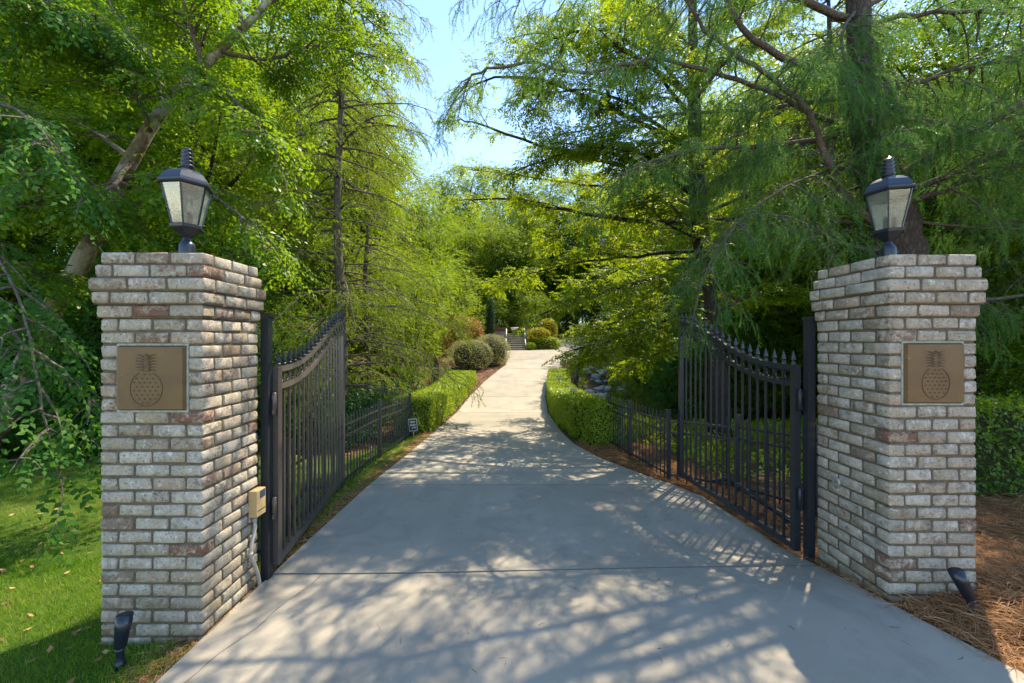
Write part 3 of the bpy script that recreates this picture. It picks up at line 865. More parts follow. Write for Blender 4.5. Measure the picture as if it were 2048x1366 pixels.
MB().lathe((cp[3].x, cp[3].y, cp[3].z - .012), [(.016,0),(.016,.024)], 12).build('coupling', M['pvc'], root, True)

yy_ = 2.416 * F / 650; zz_ = EYE - 281 * yy_ / F
root = thing('door_bell_disc', (2.416, yy_, zz_), 'round pale metal disc set in the side of the right pillar', 'disc')
root.name = 'wall_disc'
mb = MB(); vs = []
for x_, r_ in ((2.418, .036), (2.409, .036), (2.405, .030)):
    for k in range(20):
        a = 2*math.pi*k/20; vs.append((x_, yy_ + r_*math.cos(a), zz_ + r_*math.sin(a)))
fs = []
for i in range(2):
    for k in range(20): fs.append((i*20+k, i*20+(k+1)%20, (i+1)*20+(k+1)%20, (i+1)*20+k))
fs.append(tuple(40+k for k in range(20)))
mb.add(vs, fs).build('disc', M['galv'], root)
mb = MB(); mb.lathe((0,0,0), [(.005,0),(.005,.004)], 8); mb.v = [(2.405 - z, yy_ + x, zz_ + y) for x, y, z in mb.v]; mb.build('hole', M['black'], root)

def spotlight(base, tilt, label):
    root = thing('garden_spotlight', tuple(base), label, 'spotlight', 'black garden spotlights')
    b_ = Vector(base)
    MB().lathe(b_ + Vector((0,0,-.08)), [(.004,0),(.018,.06),(.022,.085),(.030,.09),(.024,.10),(.018,.13),(.020,.17),(.024,.185)], 14).build('stake', M['lamp_black'], root, True)
    t = Vector(tilt).normalized()
    s0 = b_ + Vector((0,0,.10))
    axis = [s0, s0 + t*.012, s0 + t*.10, s0 + t*.104, s0 + t*.185]
    MB().tube(axis, [.018, .029, .034, .036, .038], 18).build('shroud', M['lamp_black'], root, True)
    MB().tube([s0 + t*.150, s0 + t*.170], [.0315, .0315], 18).build('lens', M['glass'], root, True)
spotlight((P(240, 0, 2.26).x, 2.26, -.135), (.10, .05, 1), 'black spotlight staked in the grass in front of the left pillar')
spotlight((2.775, 2.42, float(T(2.775, 2.42)) - .02), (-.42, .06, .9), 'black spotlight leaning in the pine straw in front of the right pillar')

# yard sign by the left hedge
sp_ = (-1.98, 8.05)
zs = float(T(*sp_))
root = thing('yard_sign', (sp_[0], sp_[1], zs), 'small black and white yard sign staked before the left hedge', 'sign')
MB().box(sp_[0]-.01, sp_[0]+.01, sp_[1]-.006, sp_[1]+.006, zs-.05, zs+.2).build('stake', M['galv'], root)
def tiltbox(x0, x1, z0, z1, dy, t=.006):
    m_ = MB().box(x0, x1, -t, 0, z0, z1); a = math.radians(6)
    m_.v = [(sp_[0] + x*math.cos(a) - z*math.sin(a), sp_[1] + y + dy, zs + .15 + x*math.sin(a) + z*math.cos(a)) for x, y, z in m_.v]; return m_
tiltbox(-.085, .085, 0, .25, 0).build('board', M['sign_grey'], root)
tiltbox(-.072, .072, .02, .228, -.007, .003).build('dark_panel', M['black'], root)
for k, (a_, b__, z_, h_) in enumerate(((-.05,.05,.165,.04), (-.06,.055,.105,.038), (-.03,.06,.055,.03))):
    tiltbox(a_, b__, z_, z_ + h_, -.0105, .002).build('printed_line', M['sign_grey'], root)

# two small path floodlights in the right hedge
for (px_, py_, d_, lb) in ((1118, 757, 13.2, 'small black floodlight poking out of the top of the right hedge'), (1147, 783, 9.6, 'small black floodlight low behind the near bend of the right hedge')):
    p = P(px_, py_, d_); g0 = float(T(p.x, p.y))
    root = thing('hedge_floodlight', (p.x, p.y, g0), lb, 'floodlight', 'floodlights by the right hedge')
    MB().box(p.x-.012, p.x+.012, p.y-.012, p.y+.012, g0 - .05, p.z).build('stem', M['black'], root)
    MB().bar(p + Vector((-.07, 0, .03)), p + Vector((.07, -.02, .035)), .09, .07).build('head', M['black'], root)
    MB().bar(p + Vector((-.06, -.05, .03)), p + Vector((.06, -.06, .035)), .012, .05).build('lens', M['galv'], root)

# ------------------------------------------------------------------ far stairs and walls
sx0, sx1 = -.39, .93; sy = 28.5
z0s = float(D(.2, 28.2)) - .02
root = thing('stone_stairs', ((sx0+sx1)/2, sy, z0s), 'flight of seven stone garden steps with pale handrails at the driveway bend', 'stairs')
for k in range(8):
    MB().box(sx0, sx1, sy + .32*k, sy + .32*(k+1) + .3, z0s - .1 + .16*k, z0s + .16*(k+1) - .05).build('riser_block', M['step_stone'], root)
    MB().box(sx0 - .02, sx1 + .02, sy + .32*k - .03, sy + .32*(k+1) + .02, z0s + .16*(k+1) - .05, z0s + .16*(k+1)).build('tread', M['tread_stone'], root)
for x_ in (sx0 - .04, sx1 + .04):
    for (a_, b__) in ((0.0, .95), (1.25, 2.5)):
        h_ = .38
        p1 = Vector((x_, sy + a_, z0s + a_*.5 + h_)); p2 = Vector((x_, sy + b__, z0s + b__*.5 + h_))
        MB().tube([p1, p2], .035, 8).build('handrail', M['white_paint'], root, True)
        for q in (p1, p2): MB().tube([q, q - Vector((0,0,h_+.1))], .02, 6).build('baluster', M['black'], root, True)
def wallseg(x0, x1, y, z0, z1, label):
    r_ = thing('brick_wall', ((x0+x1)/2, y, z0), label, 'wall', 'garden walls by the steps')
    MB().box(x0, x1, y, y + .3, z0, z1 - .28).build('wall_face', M['far_brick'], r_)
    nb = int((x1 - x0) / .085)
    for k in range(nb):
        a_ = x0 + (x1-x0) * k / nb
        o = MB().box(a_ + .005, a_ + (x1-x0)/nb - .005, y - .02, y + .32, z1 - .275 + .004*(k % 3), z1).build('brick', M['far_cap'], r_)
wallseg(1.02, 2.75, 30.6, 1.3, 2.95, 'brick garden wall with red capping right of the stone steps')
wallseg(-1.75, -.5, 30.6, 1.3, 2.75, 'brick garden wall with red capping left of the stone steps')
# pale urn on the landing
root = thing('stone_urn', (.2, 31.6, z0s + 1.28), 'pale rounded stone urn at the top of the garden steps', 'urn')
MB().lathe((.2, 31.6, z0s + 1.2), [(.2,0),(.2,.06),(.08,.12),(.1,.2),(.26,.38),(.32,.52),(.34,.56),(.28,.58)], 16).build('bowl', M['white_paint'], root, True)

# ------------------------------------------------------------------ foliage machinery
def nrmz(a): return a / (np.linalg.norm(a, axis=-1, keepdims=True) + 1e-9)

def twig_template(nl, L, leaf, width, ang=55, rs=None, droop=.25, tilt=.5):
    """leaves along a twig that runs along +X; k=4 rhombus leaves"""
    r = rs or rng
    out = []
    for i in range(nl):
        t = (i + .6) / nl
        s = 1 if i % 2 else -1
        a = math.radians(ang + r.uniform(-18, 18)) * s * (1 if i < nl - 1 else .1)
        base = np.array([L * t, 0, -.25 * L * t * t * droop * 2 + r.uniform(-.01, .01)])
        d = np.array([math.cos(a), math.sin(a), -droop + r.uniform(-.3, .25)]); d /= np.linalg.norm(d)
        up = np.array([r.uniform(-tilt, tilt), r.uniform(-tilt, tilt), 1.0])
        sd = np.cross(d, up); sd /= np.linalg.norm(sd)
        nn = np.cross(sd, d)
        l = leaf * r.uniform(.7, 1.15); w_ = width * r.uniform(.75, 1.15)
        out.append([base, base + d * l * .45 + sd * w_ / 2 + nn * l * .05, base + d * l - nn * l * .10, base + d * l * .45 - sd * w_ / 2 + nn * l * .05])
    return np.array(out)

def needle_template(nn_, L, nl, nw, rs=None, droop=.35):
    """needles round a twig along +X; k=3 blades, plus the twig itself"""
    r = rs or rng
    out = []
    def ax(t): return np.array([L * t, 0, -L * droop * t * t])
    for i in range(nn_):
        t = .06 + .94 * (i + r.uniform(0, 1)) / nn_
        b = ax(t); phi = r.uniform(0, 2 * math.pi); f = r.uniform(.35, .8)
        d = np.array([f, math.cos(phi) * math.sqrt(1 - f * f), math.sin(phi) * math.sqrt(1 - f * f) * .75]); d /= np.linalg.norm(d)
        sd = np.cross(d, r.normal(size=3)); sd /= np.linalg.norm(sd)
        l = nl * r.uniform(.7, 1.2)
        out.append([b - sd * nw / 2, b + sd * nw / 2, b + d * l])
    for (t0, t1) in ((0, .5), (.5, 1)):
        a, b = ax(t0), ax(t1)
        sd = np.array([0, 1, 0]) * nw * .6
        out.append([a - sd, a + sd, b])
    return np.array(out)

def place(templates, O, Dr, scale, twist=.5, tint_mu=None, r=rng):
    """templates (list of (m,k,3)), O origins (n,3), Dr directions (n,3)"""
    n = len(O)
    Dr = nrmz(Dr)
    up = np.zeros((n, 3)); up[:, 2] = 1; up += r.normal(size=(n, 3)) * twist * .5
    sd = nrmz(np.cross(up, Dr)); u2 = np.cross(Dr, sd)
    R = np.stack([Dr, sd, u2], axis=-1)
    sc = scale if hasattr(scale, '__len__') else r.uniform(.8, 1.2, n) * scale
    which = r.integers(0, len(templates), n)
    outs = []; tints = []
    base_t = r.beta(2.2, 2.2, n) if tint_mu is None else np.clip(tint_mu + r.normal(size=n) * .15, 0, 1)
    for k, tp in enumerate(templates):
        idx = np.where(which == k)[0]
        if len(idx) == 0: continue
        q = np.einsum('nij,mkj->nmki', R[idx], tp) * sc[idx][:, None, None, None] + O[idx][:, None, None, :]
        outs.append(q.reshape(-1, tp.shape[1], 3))
        tt = base_t[idx][:, None] + r.normal(size=(len(idx), tp.shape[0])) * .16
        tints.append(np.clip(tt, 0, 1).ravel())
    return np.concatenate(outs), np.concatenate(tints)

def arr(pl): return np.array([[p[0], p[1], p[2]] for p in pl])
def along(poly, t):
    """points and tangents at fractions t of an (m,3) polyline"""
    seg = np.linalg.norm(np.diff(poly, axis=0), axis=1); cum = np.concatenate([[0], np.cumsum(seg)]); s = t * cum[-1]
    p = np.stack([np.interp(s, cum, poly[:, i]) for i in range(3)], -1)
    e = .04 * cum[-1]
    q = np.stack([np.interp(np.minimum(s + e, cum[-1]), cum, poly[:, i]) - np.interp(np.maximum(s - e, 0), cum, poly[:, i]) for i in range(3)], -1)
    return p, nrmz(q), cum[-1]

def secondaries(poly, n, lo, hi, droop=.25, rise=.15, t0=.2, r=rng, fwd=.5, m=6):
    """side branches of a limb: list of (m,3) polylines"""
    t = np.sort(t0 + (1 - t0) * r.uniform(0, 1, n)); p, tg, L = along(poly, t)
    out = []
    for i in range(n):
        lat = np.cross(tg[i], [0, 0, 1]); lat /= (np.linalg.norm(lat) + 1e-6); lat *= 1 if i % 2 else -1
        d = lat * r.uniform(.5, 1.1) + tg[i] * r.uniform(fwd * .4, fwd * 1.5) + np.array([0, 0, rise + r.normal() * .25])
        d /= np.linalg.norm(d)
        l = r.uniform(lo, hi) * (1 - .45 * (t[i] - t0) / (1 - t0 + 1e-6))
        s = np.linspace(0, 1, m)[:, None]
        q = p[i] + d * l * s + np.array([0, 0, -1]) * droop * l * s ** 2 + np.cumsum(r.normal(size=(m, 3)) * .02 * l, axis=0) * (s > 0)
        out.append(q)
    q, tg2, _ = along(poly, np.array([.9, 1.0]))
    s = np.linspace(0, 1, m)[:, None]
    out.append(q[1] + tg2[1] * lo * s + np.array([0, 0, -1]) * droop * lo * s ** 2)
    return out

def twig_sites(branches, spacing, t0=.12, lat=.8, down=0.1, r=rng, jit=.03):
    O = []; Dd = []
    for b in branches:
        L = np.linalg.norm(np.diff(b, axis=0), axis=1).sum(); n = max(2, int(L / spacing))
        t = t0 + (1 - t0) * (np.arange(n) + r.uniform(0, 1, n)) / n
        p, tg, _ = along(b, t)
        up = np.array([0, 0, 1.0])
        sd = nrmz(np.cross(tg, up)) * np.where(np.arange(n) % 2, 1, -1)[:, None]
        d = tg * r.uniform(.4, 1.0, (n, 1)) + sd * lat * r.uniform(.4, 1.1, (n, 1)) + r.normal(size=(n, 3)) * .22; d[:, 2] -= down
        O.append(p + r.normal(size=(n, 3)) * jit); Dd.append(d)
    return np.concatenate(O), nrmz(np.concatenate(Dd))

def branch_mesh(polys, r0, r1=.003, n=4):
    """thin branches as tubes, all in one mesh builder"""
    mb = MB()
    for b in polys:
        k = len(b); mb.tube([Vector(p) for p in b], [r0 * (1 - i/(k-1)) + r1 for i in range(k)], n)
    return mb

R_ = lambda s: np.random.default_rng(s)
TW_BIRCH = [twig_template(9, .30, .068, .040, rs=R_(i)) for i in range(8)]
TW_OAK = [twig_template(11, .27, .076, .031, 45, rs=R_(20+i), droop=.3) for i in range(8)]
TW_WOOD = [twig_template(9, .42, .115, .062, rs=R_(40+i), tilt=.7) for i in range(8)]
TW_WOOD_S = [twig_template(9, .34, .080, .042, rs=R_(50+i), tilt=.7) for i in range(8)]
TW_LAUREL = [twig_template(7, .2, .11, .036, 50, rs=R_(60+i), droop=.1) for i in range(6)]
ND_CEDAR = [needle_template(44, .24, .036, .0046, R_(80+i), .5) for i in range(8)]
ND_MID = [needle_template(24, .30, .052, .0105, R_(90+i), .25) for i in range(8)]

def sprayed_tree(name, label, trunk, trad, limbs, kind, leaf, bark, group=None, sec=(14, .6, 1.3), droop=.25, rise=.15, spacing=.09, down=.1,
                 limb_bark=None, seed=1, twn=10, base=None, scale=1.0, sec_r=.012, t0=.2, tint=None, lat=.8, third=0):
    r = R_(seed)
    trunk = catmull(trunk, 4)
    k = len(trunk)
    root = thing(name, tuple(base if base is not None else trunk[0]), label, 'tree', group)
    tr = np.interp(np.linspace(0, 1, k), np.linspace(0, 1, len(trad)), trad)
    mb = MB().tube(trunk, list(tr * (1 + .05 * r.normal(size=k))), twn)
    # root flare
    f0 = trunk[0]
    mb.tube([f0 - Vector((0,0,.15)), f0 + Vector((0,0,.02)), trunk[1] * .35 + f0 * .65], [tr[0]*1.5, tr[0]*1.28, tr[0]*1.02], twn)
    mb.build('trunk', M[bark], root, True)
    allsec = []
    for (pts, r0, nsec, l0, l1) in limbs:
        pl = catmull(pts, 4); n = len(pl)
        jit = [p + Vector(tuple(r.normal(size=3) * min(r0, .04) * .35)) for p in pl]; jit[0] = pl[0]
        MB().tube(jit, [r0 * (1 - .8 * i/(n-1)) + .004 for i in range(n)], 8).build('limb', M[limb_bark or bark], root, True)
        allsec += secondaries(arr(jit), nsec, l0, l1, droop, rise, t0, r)
    if third:
        more = []
        for b in allsec:
            if r.uniform() < .8: more += secondaries(b, third, .18, .45, droop, rise, .25, r, m=4)[:-1]
        branch_mesh(more, sec_r * .45, .0016, 3).build('twigs', M[limb_bark or bark], root)['kind'] = 'stuff'
        sites = allsec + more
    else: sites = allsec
    branch_mesh(allsec, sec_r, .003, 4).build('branches', M[limb_bark or bark], root)['kind'] = 'stuff'
    O, Dd = twig_sites(sites, spacing, .15, lat, down, r)
    Q, tn = place(kind, O, Dd, scale, r=r, tint_mu=tint)
    me = tris_mesh('crown', Q, tn)
    link_mesh('crown', me, M[leaf], root)
    return root, len(Q)

counts = {}
# ---- the cedar on the right
tx = lambda px, py, d: P(px, py, d)
cedar_trunk = [Vector((5.50, 5.7, 0.0)), P(1803, 620, 5.65), P(1800, 500, 5.6), P(1778, 410, 5.6), P(1752, 330, 5.6), P(1740, 250, 5.6), P(1728, 150, 5.6), P(1716, 0, 5.6), P(1712, -250, 5.6), P(1720, -500, 5.7), P(1722, -800, 5.8)]
cedar_limbs = [
 ([P(1798,352,5.5), P(1850,318,5.2), P(1900,288,5.0), P(1990,240,4.6), P(2080,180,4.3), P(2250,90,4.0)], .058, 18, .7, 1.5),
 ([P(1790,385,5.5), P(1900,350,5.2), P(2000,305,4.9), P(2150,265,4.6)], .050, 14, .6, 1.3),
 ([P(1798,410,5.5), P(1870,386,5.2), P(1960,355,5.0), P(2100,305,4.6)], .045, 14, .6, 1.3),
 ([P(1765,455,5.5), P(1705,408,5.3), P(1668,350,5.1), P(1640,280,5.0), P(1605,212,4.9), P(1530,150,4.8), P(1430,78,4.7), P(1375,0,4.6), P(1340,-90,4.5)], .048, 22, .6, 1.4),
 ([P(1735,265,5.6), P(1640,235,5.3), P(1550,190,5.1), P(1450,150,5.0), P(1300,118,4.9), P(1180,145,4.8), P(1050,125,4.8), P(960,145,4.8), P(925,175,4.8)], .032, 30, .4, 1.0),
 ([P(1722,170,5.6), P(1560,110,5.2), P(1470,40,5.0), P(1425,-40,5.0), P(1380,-160,5.0)], .048, 18, .6, 1.4),
 ([P(1712,40,5.6), P(1500,-30,5.3), P(1300,-60,5.0), P(1150,-40,4.8), P(1000,-30,4.8)], .048, 30, .5, 1.1),
 ([P(1795,505,5.4), P(1700,492,5.2), P(1640,465,5.0), P(1600,440,4.9), P(1540,430,4.8)], .024, 12, .3, .8),
 ([P(1805,440,5.5), P(1950,456,5.3), P(2090,462,5.2)], .022, 10, .4, .9),
 ([P(1812,560,5.5), P(1900,592,5.0), P(1975,603,4.7), P(2120,585,4.3)], .042, 10, .5, 1.1),
 ([P(1714,60,5.6), P(1800,33,5.3), P(1950,24,5.0), P(2120,34,4.8)], .036, 18, .6, 1.3),
 ([P(1728,180,5.6), P(1830,168,5.2), P(1930,135,5.0), P(2120,110,4.8)], .036, 18, .6, 1.3),
 ([P(1750,330,5.6), P(1640,345,5.1), P(1530,400,4.8), P(1440,490,4.6), P(1395,590,4.5)], .013, 26, .4, 1.1),
 ([P(1738,262,5.6), P(1550,290,5.3), P(1380,300,5.1), P(1240,350,5.0)], .034, 26, .5, 1.2),
 ([P(1726,190,5.7), P(1520,220,6.2), P(1320,230,6.6), P(1120,270,6.8)], .034, 26, .5, 1.2),
 ([P(1740,250,5.7), P(1600,290,6.3), P(1480,330,6.9), P(1400,380,7.2)], .030, 20, .5, 1.2),
 ([P(1716,0,5.6), P(1560,-110,5.6), P(1400,-190,6.0)], .045, 26, .6, 1.3),  # limb above the view, added for the shade it casts
 ([P(1714,-60,5.6), P(1650,-130,6.6), P(1500,-120,7.6), P(1380,-60,8.4)], .040, 22, .6, 1.3),
 ([P(1712,-160,5.6), P(1600,-330,5.2), P(1450,-480,5.0)], .045, 20, .6, 1.2),  # another limb out of view overhead, put in for shading
 ([P(1745,300,5.7), P(1850,250,6.4), P(2000,220,7.0), P(2150,180,7.4)], .035, 18, .6, 1.3),
 ([P(1760,360,5.7), P(1700,380,6.3), P(1600,420,6.8), P(1480,470,7.0)], .026, 18, .4, 1.0),
 ([P(1722,120,5.5), P(1765,150,5.1), P(1800,220,4.9), P(1795,300,4.8)], .02, 26, .35, .8),
 ([P(1716,20,5.6), P(1685,60,5.2), P(1695,150,5.0), P(1735,230,4.9)], .02, 26, .35, .8),
 ([P(1716,20,5.7), P(1860,-40,6.0), P(2020,-60,6.4)], .035, 16, .6, 1.3),
]
_, counts['cedar'] = sprayed_tree('cedar_tree', 'big weeping cedar with rugged trunk and drooping needles behind the right pillar', cedar_trunk,
    [.30, .29, .285, .26, .235, .21, .17, .15, .12, .07, .03], cedar_limbs, ND_CEDAR, 'needle', 'bark_cedar', limb_bark='bark_limb',
    droop=.45, rise=.05, spacing=.058, down=.45, seed=11, sec_r=.009, third=3)

# ---- the oak that hangs over the drive
oak_trunk = [Vector((4.15, 8.0, -.35)), P(1437, 800, 8.0), P(1428, 690, 8.0), P(1408, 540, 8.0), P(1396, 400, 8.0), P(1388, 220, 8.1), P(1385, 0, 8.2), P(1390, -200, 8.3)]
oak_limbs = [
 ([P(1412,560,8), P(1300,560,7.7), P(1190,590,7.4), P(1090,625,7.3)], .055, 22, .5, 1.1),
 ([P(1420,610,8), P(1330,640,7.7), P(1230,680,7.5), P(1150,700,7.5)], .045, 22, .4, .8),
 ([P(1402,450,8), P(1250,440,7.9), P(1130,420,8.4), P(1020,400,9.2), P(930,400,10.0)], .055, 26, .5, 1.2),
 ([P(1396,380,8), P(1230,330,8.3), P(1080,290,8.6), P(960,250,9.0), P(915,240,9.2)], .045, 20, .5, 1.3),
 ([P(1392,300,8), P(1230,220,8.3), P(1080,160,8.6), P(970,160,9.0), P(925,190,9.2)], .045, 20, .5, 1.3),
 ([P(1388,200,8), P(1250,100,8.2), P(1140,60,8.3), P(1050,70,8.4)], .050, 24, .5, 1.0),
 ([P(1386,100,8.1), P(1310,20,8.4), P(1240,-10,8.6)], .040, 18, .5, 1.0),
 ([P(1400,430,8), P(1500,390,8.6), P(1620,380,9.2)], .045, 22, .6, 1.3),
 ([P(1396,330,8), P(1520,240,8.6), P(1660,200,9.2)], .045, 22, .6, 1.4),
 ([P(1390,200,8), P(1480,90,8.6), P(1590,20,9.2)], .045, 22, .6, 1.4),
 ([P(1388,150,8.2), P(1330,60,9.2), P(1230,10,10.2)], .045, 24, .6, 1.3),
 ([P(1400,480,8), P(1340,450,7.2), P(1280,400,6.8)], .03, 16, .4, .9),
 ([P(1396,380,8), P(1340,330,7.2), P(1240,300,6.6), P(1150,290,6.3)], .04, 24, .5, 1.1),
 ([P(1390,250,8), P(1320,150,7.3), P(1230,90,6.8)], .045, 20, .6, 1.2),
 ([P(1400,400,8), P(1290,330,7.4), P(1170,300,7.1), P(1060,330,7.0)], .04, 34, .5, 1.1),
 ([P(1394,320,8), P(1290,230,7.6), P(1180,180,7.4), P(1070,190,7.3)], .04, 34, .5, 1.1),
 ([P(1390,200,8), P(1300,110,7.8), P(1200,60,7.6), P(1100,80,7.6)], .04, 32, .5, 1.0),
 ([P(1405,480,8), P(1320,400,8.8), P(1210,450,9.4), P(1100,480,9.8)], .04, 34, .5, 1.1),
 ([P(1418,620,8), P(1310,660,8.2), P(1230,700,8.2), P(1170,725,8.2)], .03, 26, .3, .7),
 ([P(1420,650,8), P(1360,680,8.8), P(1290,720,9.4), P(1240,740,9.6)], .03, 24, .3, .7),
 ([P(1388,120,8.2), P(1450,40,8.0), P(1520,-20,8.0)], .035, 22, .5, 1.1),
 ([P(1400,440,8), P(1480,440,8.8), P(1560,480,9.4), P(1620,520,9.8)], .035, 26, .5, 1.1),
 ([P(1415,580,8), P(1330,600,8.6), P(1240,640,9.2), P(1160,670,9.6)], .035, 26, .4, .9),
 ([P(1410,500,8), P(1300,510,8.8), P(1200,520,9.6), P(1090,540,10.4), P(1000,570,11.2)], .04, 32, .5, 1.1),
 ([P(1402,420,8), P(1300,380,9.0), P(1170,370,10.2), P(1040,350,11.6), P(930,340,12.6)], .04, 32, .5, 1.1),
 ([P(1420,640,8), P(1480,600,8.4), P(1570,590,8.8)], .035, 16, .5, 1.0),
 ([P(1405,520,8.1), P(1330,520,9.5), P(1230,540,10.8), P(1150,580,11.6)], .04, 24, .5, 1.2),
]
_, counts['oak'] = sprayed_tree('oak_tree', 'small leaved oak behind the right gate arching its branches over the driveway', oak_trunk,
    [.24, .20, .18, .165, .15, .12, .08, .03], oak_limbs, TW_OAK, 'leaf_oak', 'bark_dark', droop=.15, rise=.2, spacing=.068, down=.15, seed=21, third=3)

# ---- the leaning birch on the left
birch_trunk = [P(-45, 905, 6.2), P(-5, 850, 6.0), P(45, 745, 5.8), P(105, 620, 5.6), P(165, 520, 5.5), P(205, 430, 5.5), P(262, 320, 5.5), P(330, 215, 5.6), P(440, 100, 5.7), P(530, 10, 5.8), P(600, -90, 6.0)]
birch_trunk[0].z = float(T(birch_trunk[0].x, birch_trunk[0].y))
birch_limbs = [
 ([P(190,470,5.5), P(120,420,5.0), P(30,330,4.6), P(-60,250,4.4)], .04, 24, .5, 1.1),
 ([P(262,320,5.5), P(220,380,5.0), P(130,400,4.4), P(20,400,4.0)], .03, 26, .4, .9),
 ([P(300,262,5.5), P(250,150,5.0), P(150,70,4.7), P(40,20,4.5)], .035, 26, .5, 1.1),
 ([P(360,190,5.6), P(420,170,5.2), P(500,230,5.0), P(560,330,5.0)], .03, 26, .4, .9),
 ([P(400,140,5.6), P(380,40,5.4), P(340,-60,5.2)], .035, 24, .5, 1.1),
 ([P(440,100,5.7), P(540,120,5.8), P(640,90,6.2), P(720,110,6.6)], .03, 26, .5, 1.1),
 ([P(240,360,5.5), P(330,350,5.2), P(440,400,5.0), P(520,470,5.0)], .03, 26, .4, .9),
 ([P(120,600,5.6), P(60,560,4.8), P(-10,540,4.2), P(-70,560,3.9)], .035, 22, .4, .9),
 ([P(480,60,5.7), P(470,-60,5.9), P(440,-160,6.2)], .03, 22, .5, 1.1),
 ([P(330,215,5.6), P(300,110,6.3), P(230,30,7.0), P(200,-60,7.6)], .035, 26, .5, 1.2),
 ([P(262,320,5.5), P(180,260,6.2), P(60,220,6.8), P(-60,150,7.4)], .035, 26, .5, 1.2),
 ([P(530,10,5.8), P(620,-30,6.2), P(700,10,6.6), P(760,60,7.0)], .028, 24, .5, 1.0),
]
_, counts['birch'] = sprayed_tree('birch_tree', 'leaning river birch with mottled peeling trunk behind the left pillar', birch_trunk,
    [.17, .145, .13, .12, .11, .10, .09, .075, .06, .04, .02], birch_limbs, TW_BIRCH, 'leaf_birch', 'bark_birch', limb_bark='bark_grey', droop=.3, rise=.15, spacing=.085, down=.25, seed=31, third=3)
# a second birch stem whose low branch hangs in front at the far left
b2_trunk = [Vector((-7.5, 4.9, -.12)), Vector((-7.3, 4.8, 1.2)), Vector((-7.2, 4.6, 2.6)), Vector((-7.1, 4.4, 4.2)), Vector((-7.0, 4.3, 6.0)), Vector((-6.9, 4.3, 7.6))]
b2_limbs = [
 ([Vector((-7.2,4.6,2.4)), P(-60,470,4.1), P(20,560,3.7), P(60,680,3.5), P(85,820,3.4), P(110,920,3.4)], .012, 22, .25, .6),
 ([Vector((-7.25,4.7,1.9)), P(-40,600,4.2), P(50,690,3.9), P(130,760,3.8), P(185,800,3.8)], .020, 16, .25, .55),
 ([Vector((-7.1,4.4,3.8)), P(-60,200,4.0), P(60,240,3.8), P(130,330,3.8)], .014, 22, .3, .7),
 ([Vector((-7.1,4.4,4.4)), P(-40,0,4.2), P(80,0,4.4), P(200,60,4.6)], .035, 24, .4, .9),
 ([Vector((-7.05,4.35,5.0)), P(-60,-120,4.4), P(100,-100,4.8)], .035, 20, .4, .9),
]
_, counts['birch2'] = sprayed_tree('birch_tree', 'slim birch at the edge of the lawn with a low leafy branch hanging down', b2_trunk,
    [.11, .10, .09, .08, .05, .02], b2_limbs, TW_BIRCH, 'leaf_shade', 'bark_birch', limb_bark='bark_grey', droop=.5, rise=.05, spacing=.085, down=.5, seed=33, third=2)

# ---- conifer in the middle left
def conifer(x, y, h, rb, label, seed, trad=.14, z0=.4, dens=1.0, mat='needle_light', bark='bark_grey', name='cedar_tree', nsec=9, group=None, spc=.13, shp=.55):
    r = R_(seed); g = float(T(x, y))
    root = thing(name, (x, y, g), label, 'tree', group)
    k = 14
    pts = [Vector((x + .05*math.sin(i*.9), y + .04*math.cos(i*.7), g - .1 + h*i/(k-1))) for i in range(k)]
    MB().tube(pts, [trad*(1-.93*i/(k-1)) for i in range(k)], 12).build('trunk', M[bark], root, True)
    z = z0; limbs = []
    while z < h - .3:
        f = z / h
        for q in range(int(3 * dens) + (r.uniform() < .5)):
            a = r.uniform(0, 2*math.pi); L = rb * (1 - f) ** shp * r.uniform(.65, 1.12) + .15
            d = np.array([math.cos(a), math.sin(a), 0]); s = np.linspace(0, 1, 7)[:, None]
            up = r.uniform(.0, .28)
            b = np.array([x, y, g + z]) + d * L * s + np.array([0, 0, 1]) * (up * L * s - .38 * L * s ** 2.2)
            b += np.cumsum(r.normal(size=(7, 3)) * .02, axis=0) * (s > 0)
            limbs.append(b)
        z += r.uniform(.16, .30)
    branch_mesh(limbs, .022, .004, 5).build('branches', M['bark_limb'], root)['kind'] = 'stuff'
    sec = []
    for b in limbs: sec += secondaries(b, nsec, .25, .62, .35, 0.0, .25, r, fwd=.8, m=4)
    branch_mesh(sec, .006, .002, 3).build('twigs', M['bark_limb'], root)['kind'] = 'stuff'
    O, Dd = twig_sites(sec, spc, .05, .8, .25, r)
    Q, tn = place(ND_MID, O, Dd, 1.0, r=r)
    link_mesh('crown', tris_mesh('crown', Q, tn), M[mat], root)
    return len(Q)
counts['conifer'] = conifer(-3.95, 9.2, 13.5, 2.8, 'light green conifer with straight grey trunk rising behind the left gate', 41, z0=.9, nsec=10, spc=.10, shp=.36)
counts['conifer2'] = conifer(-4.9, 13.5, 10.5, 2.4, 'young conifer behind the laurel thicket left of the hedge', 42, .11, nsec=6)

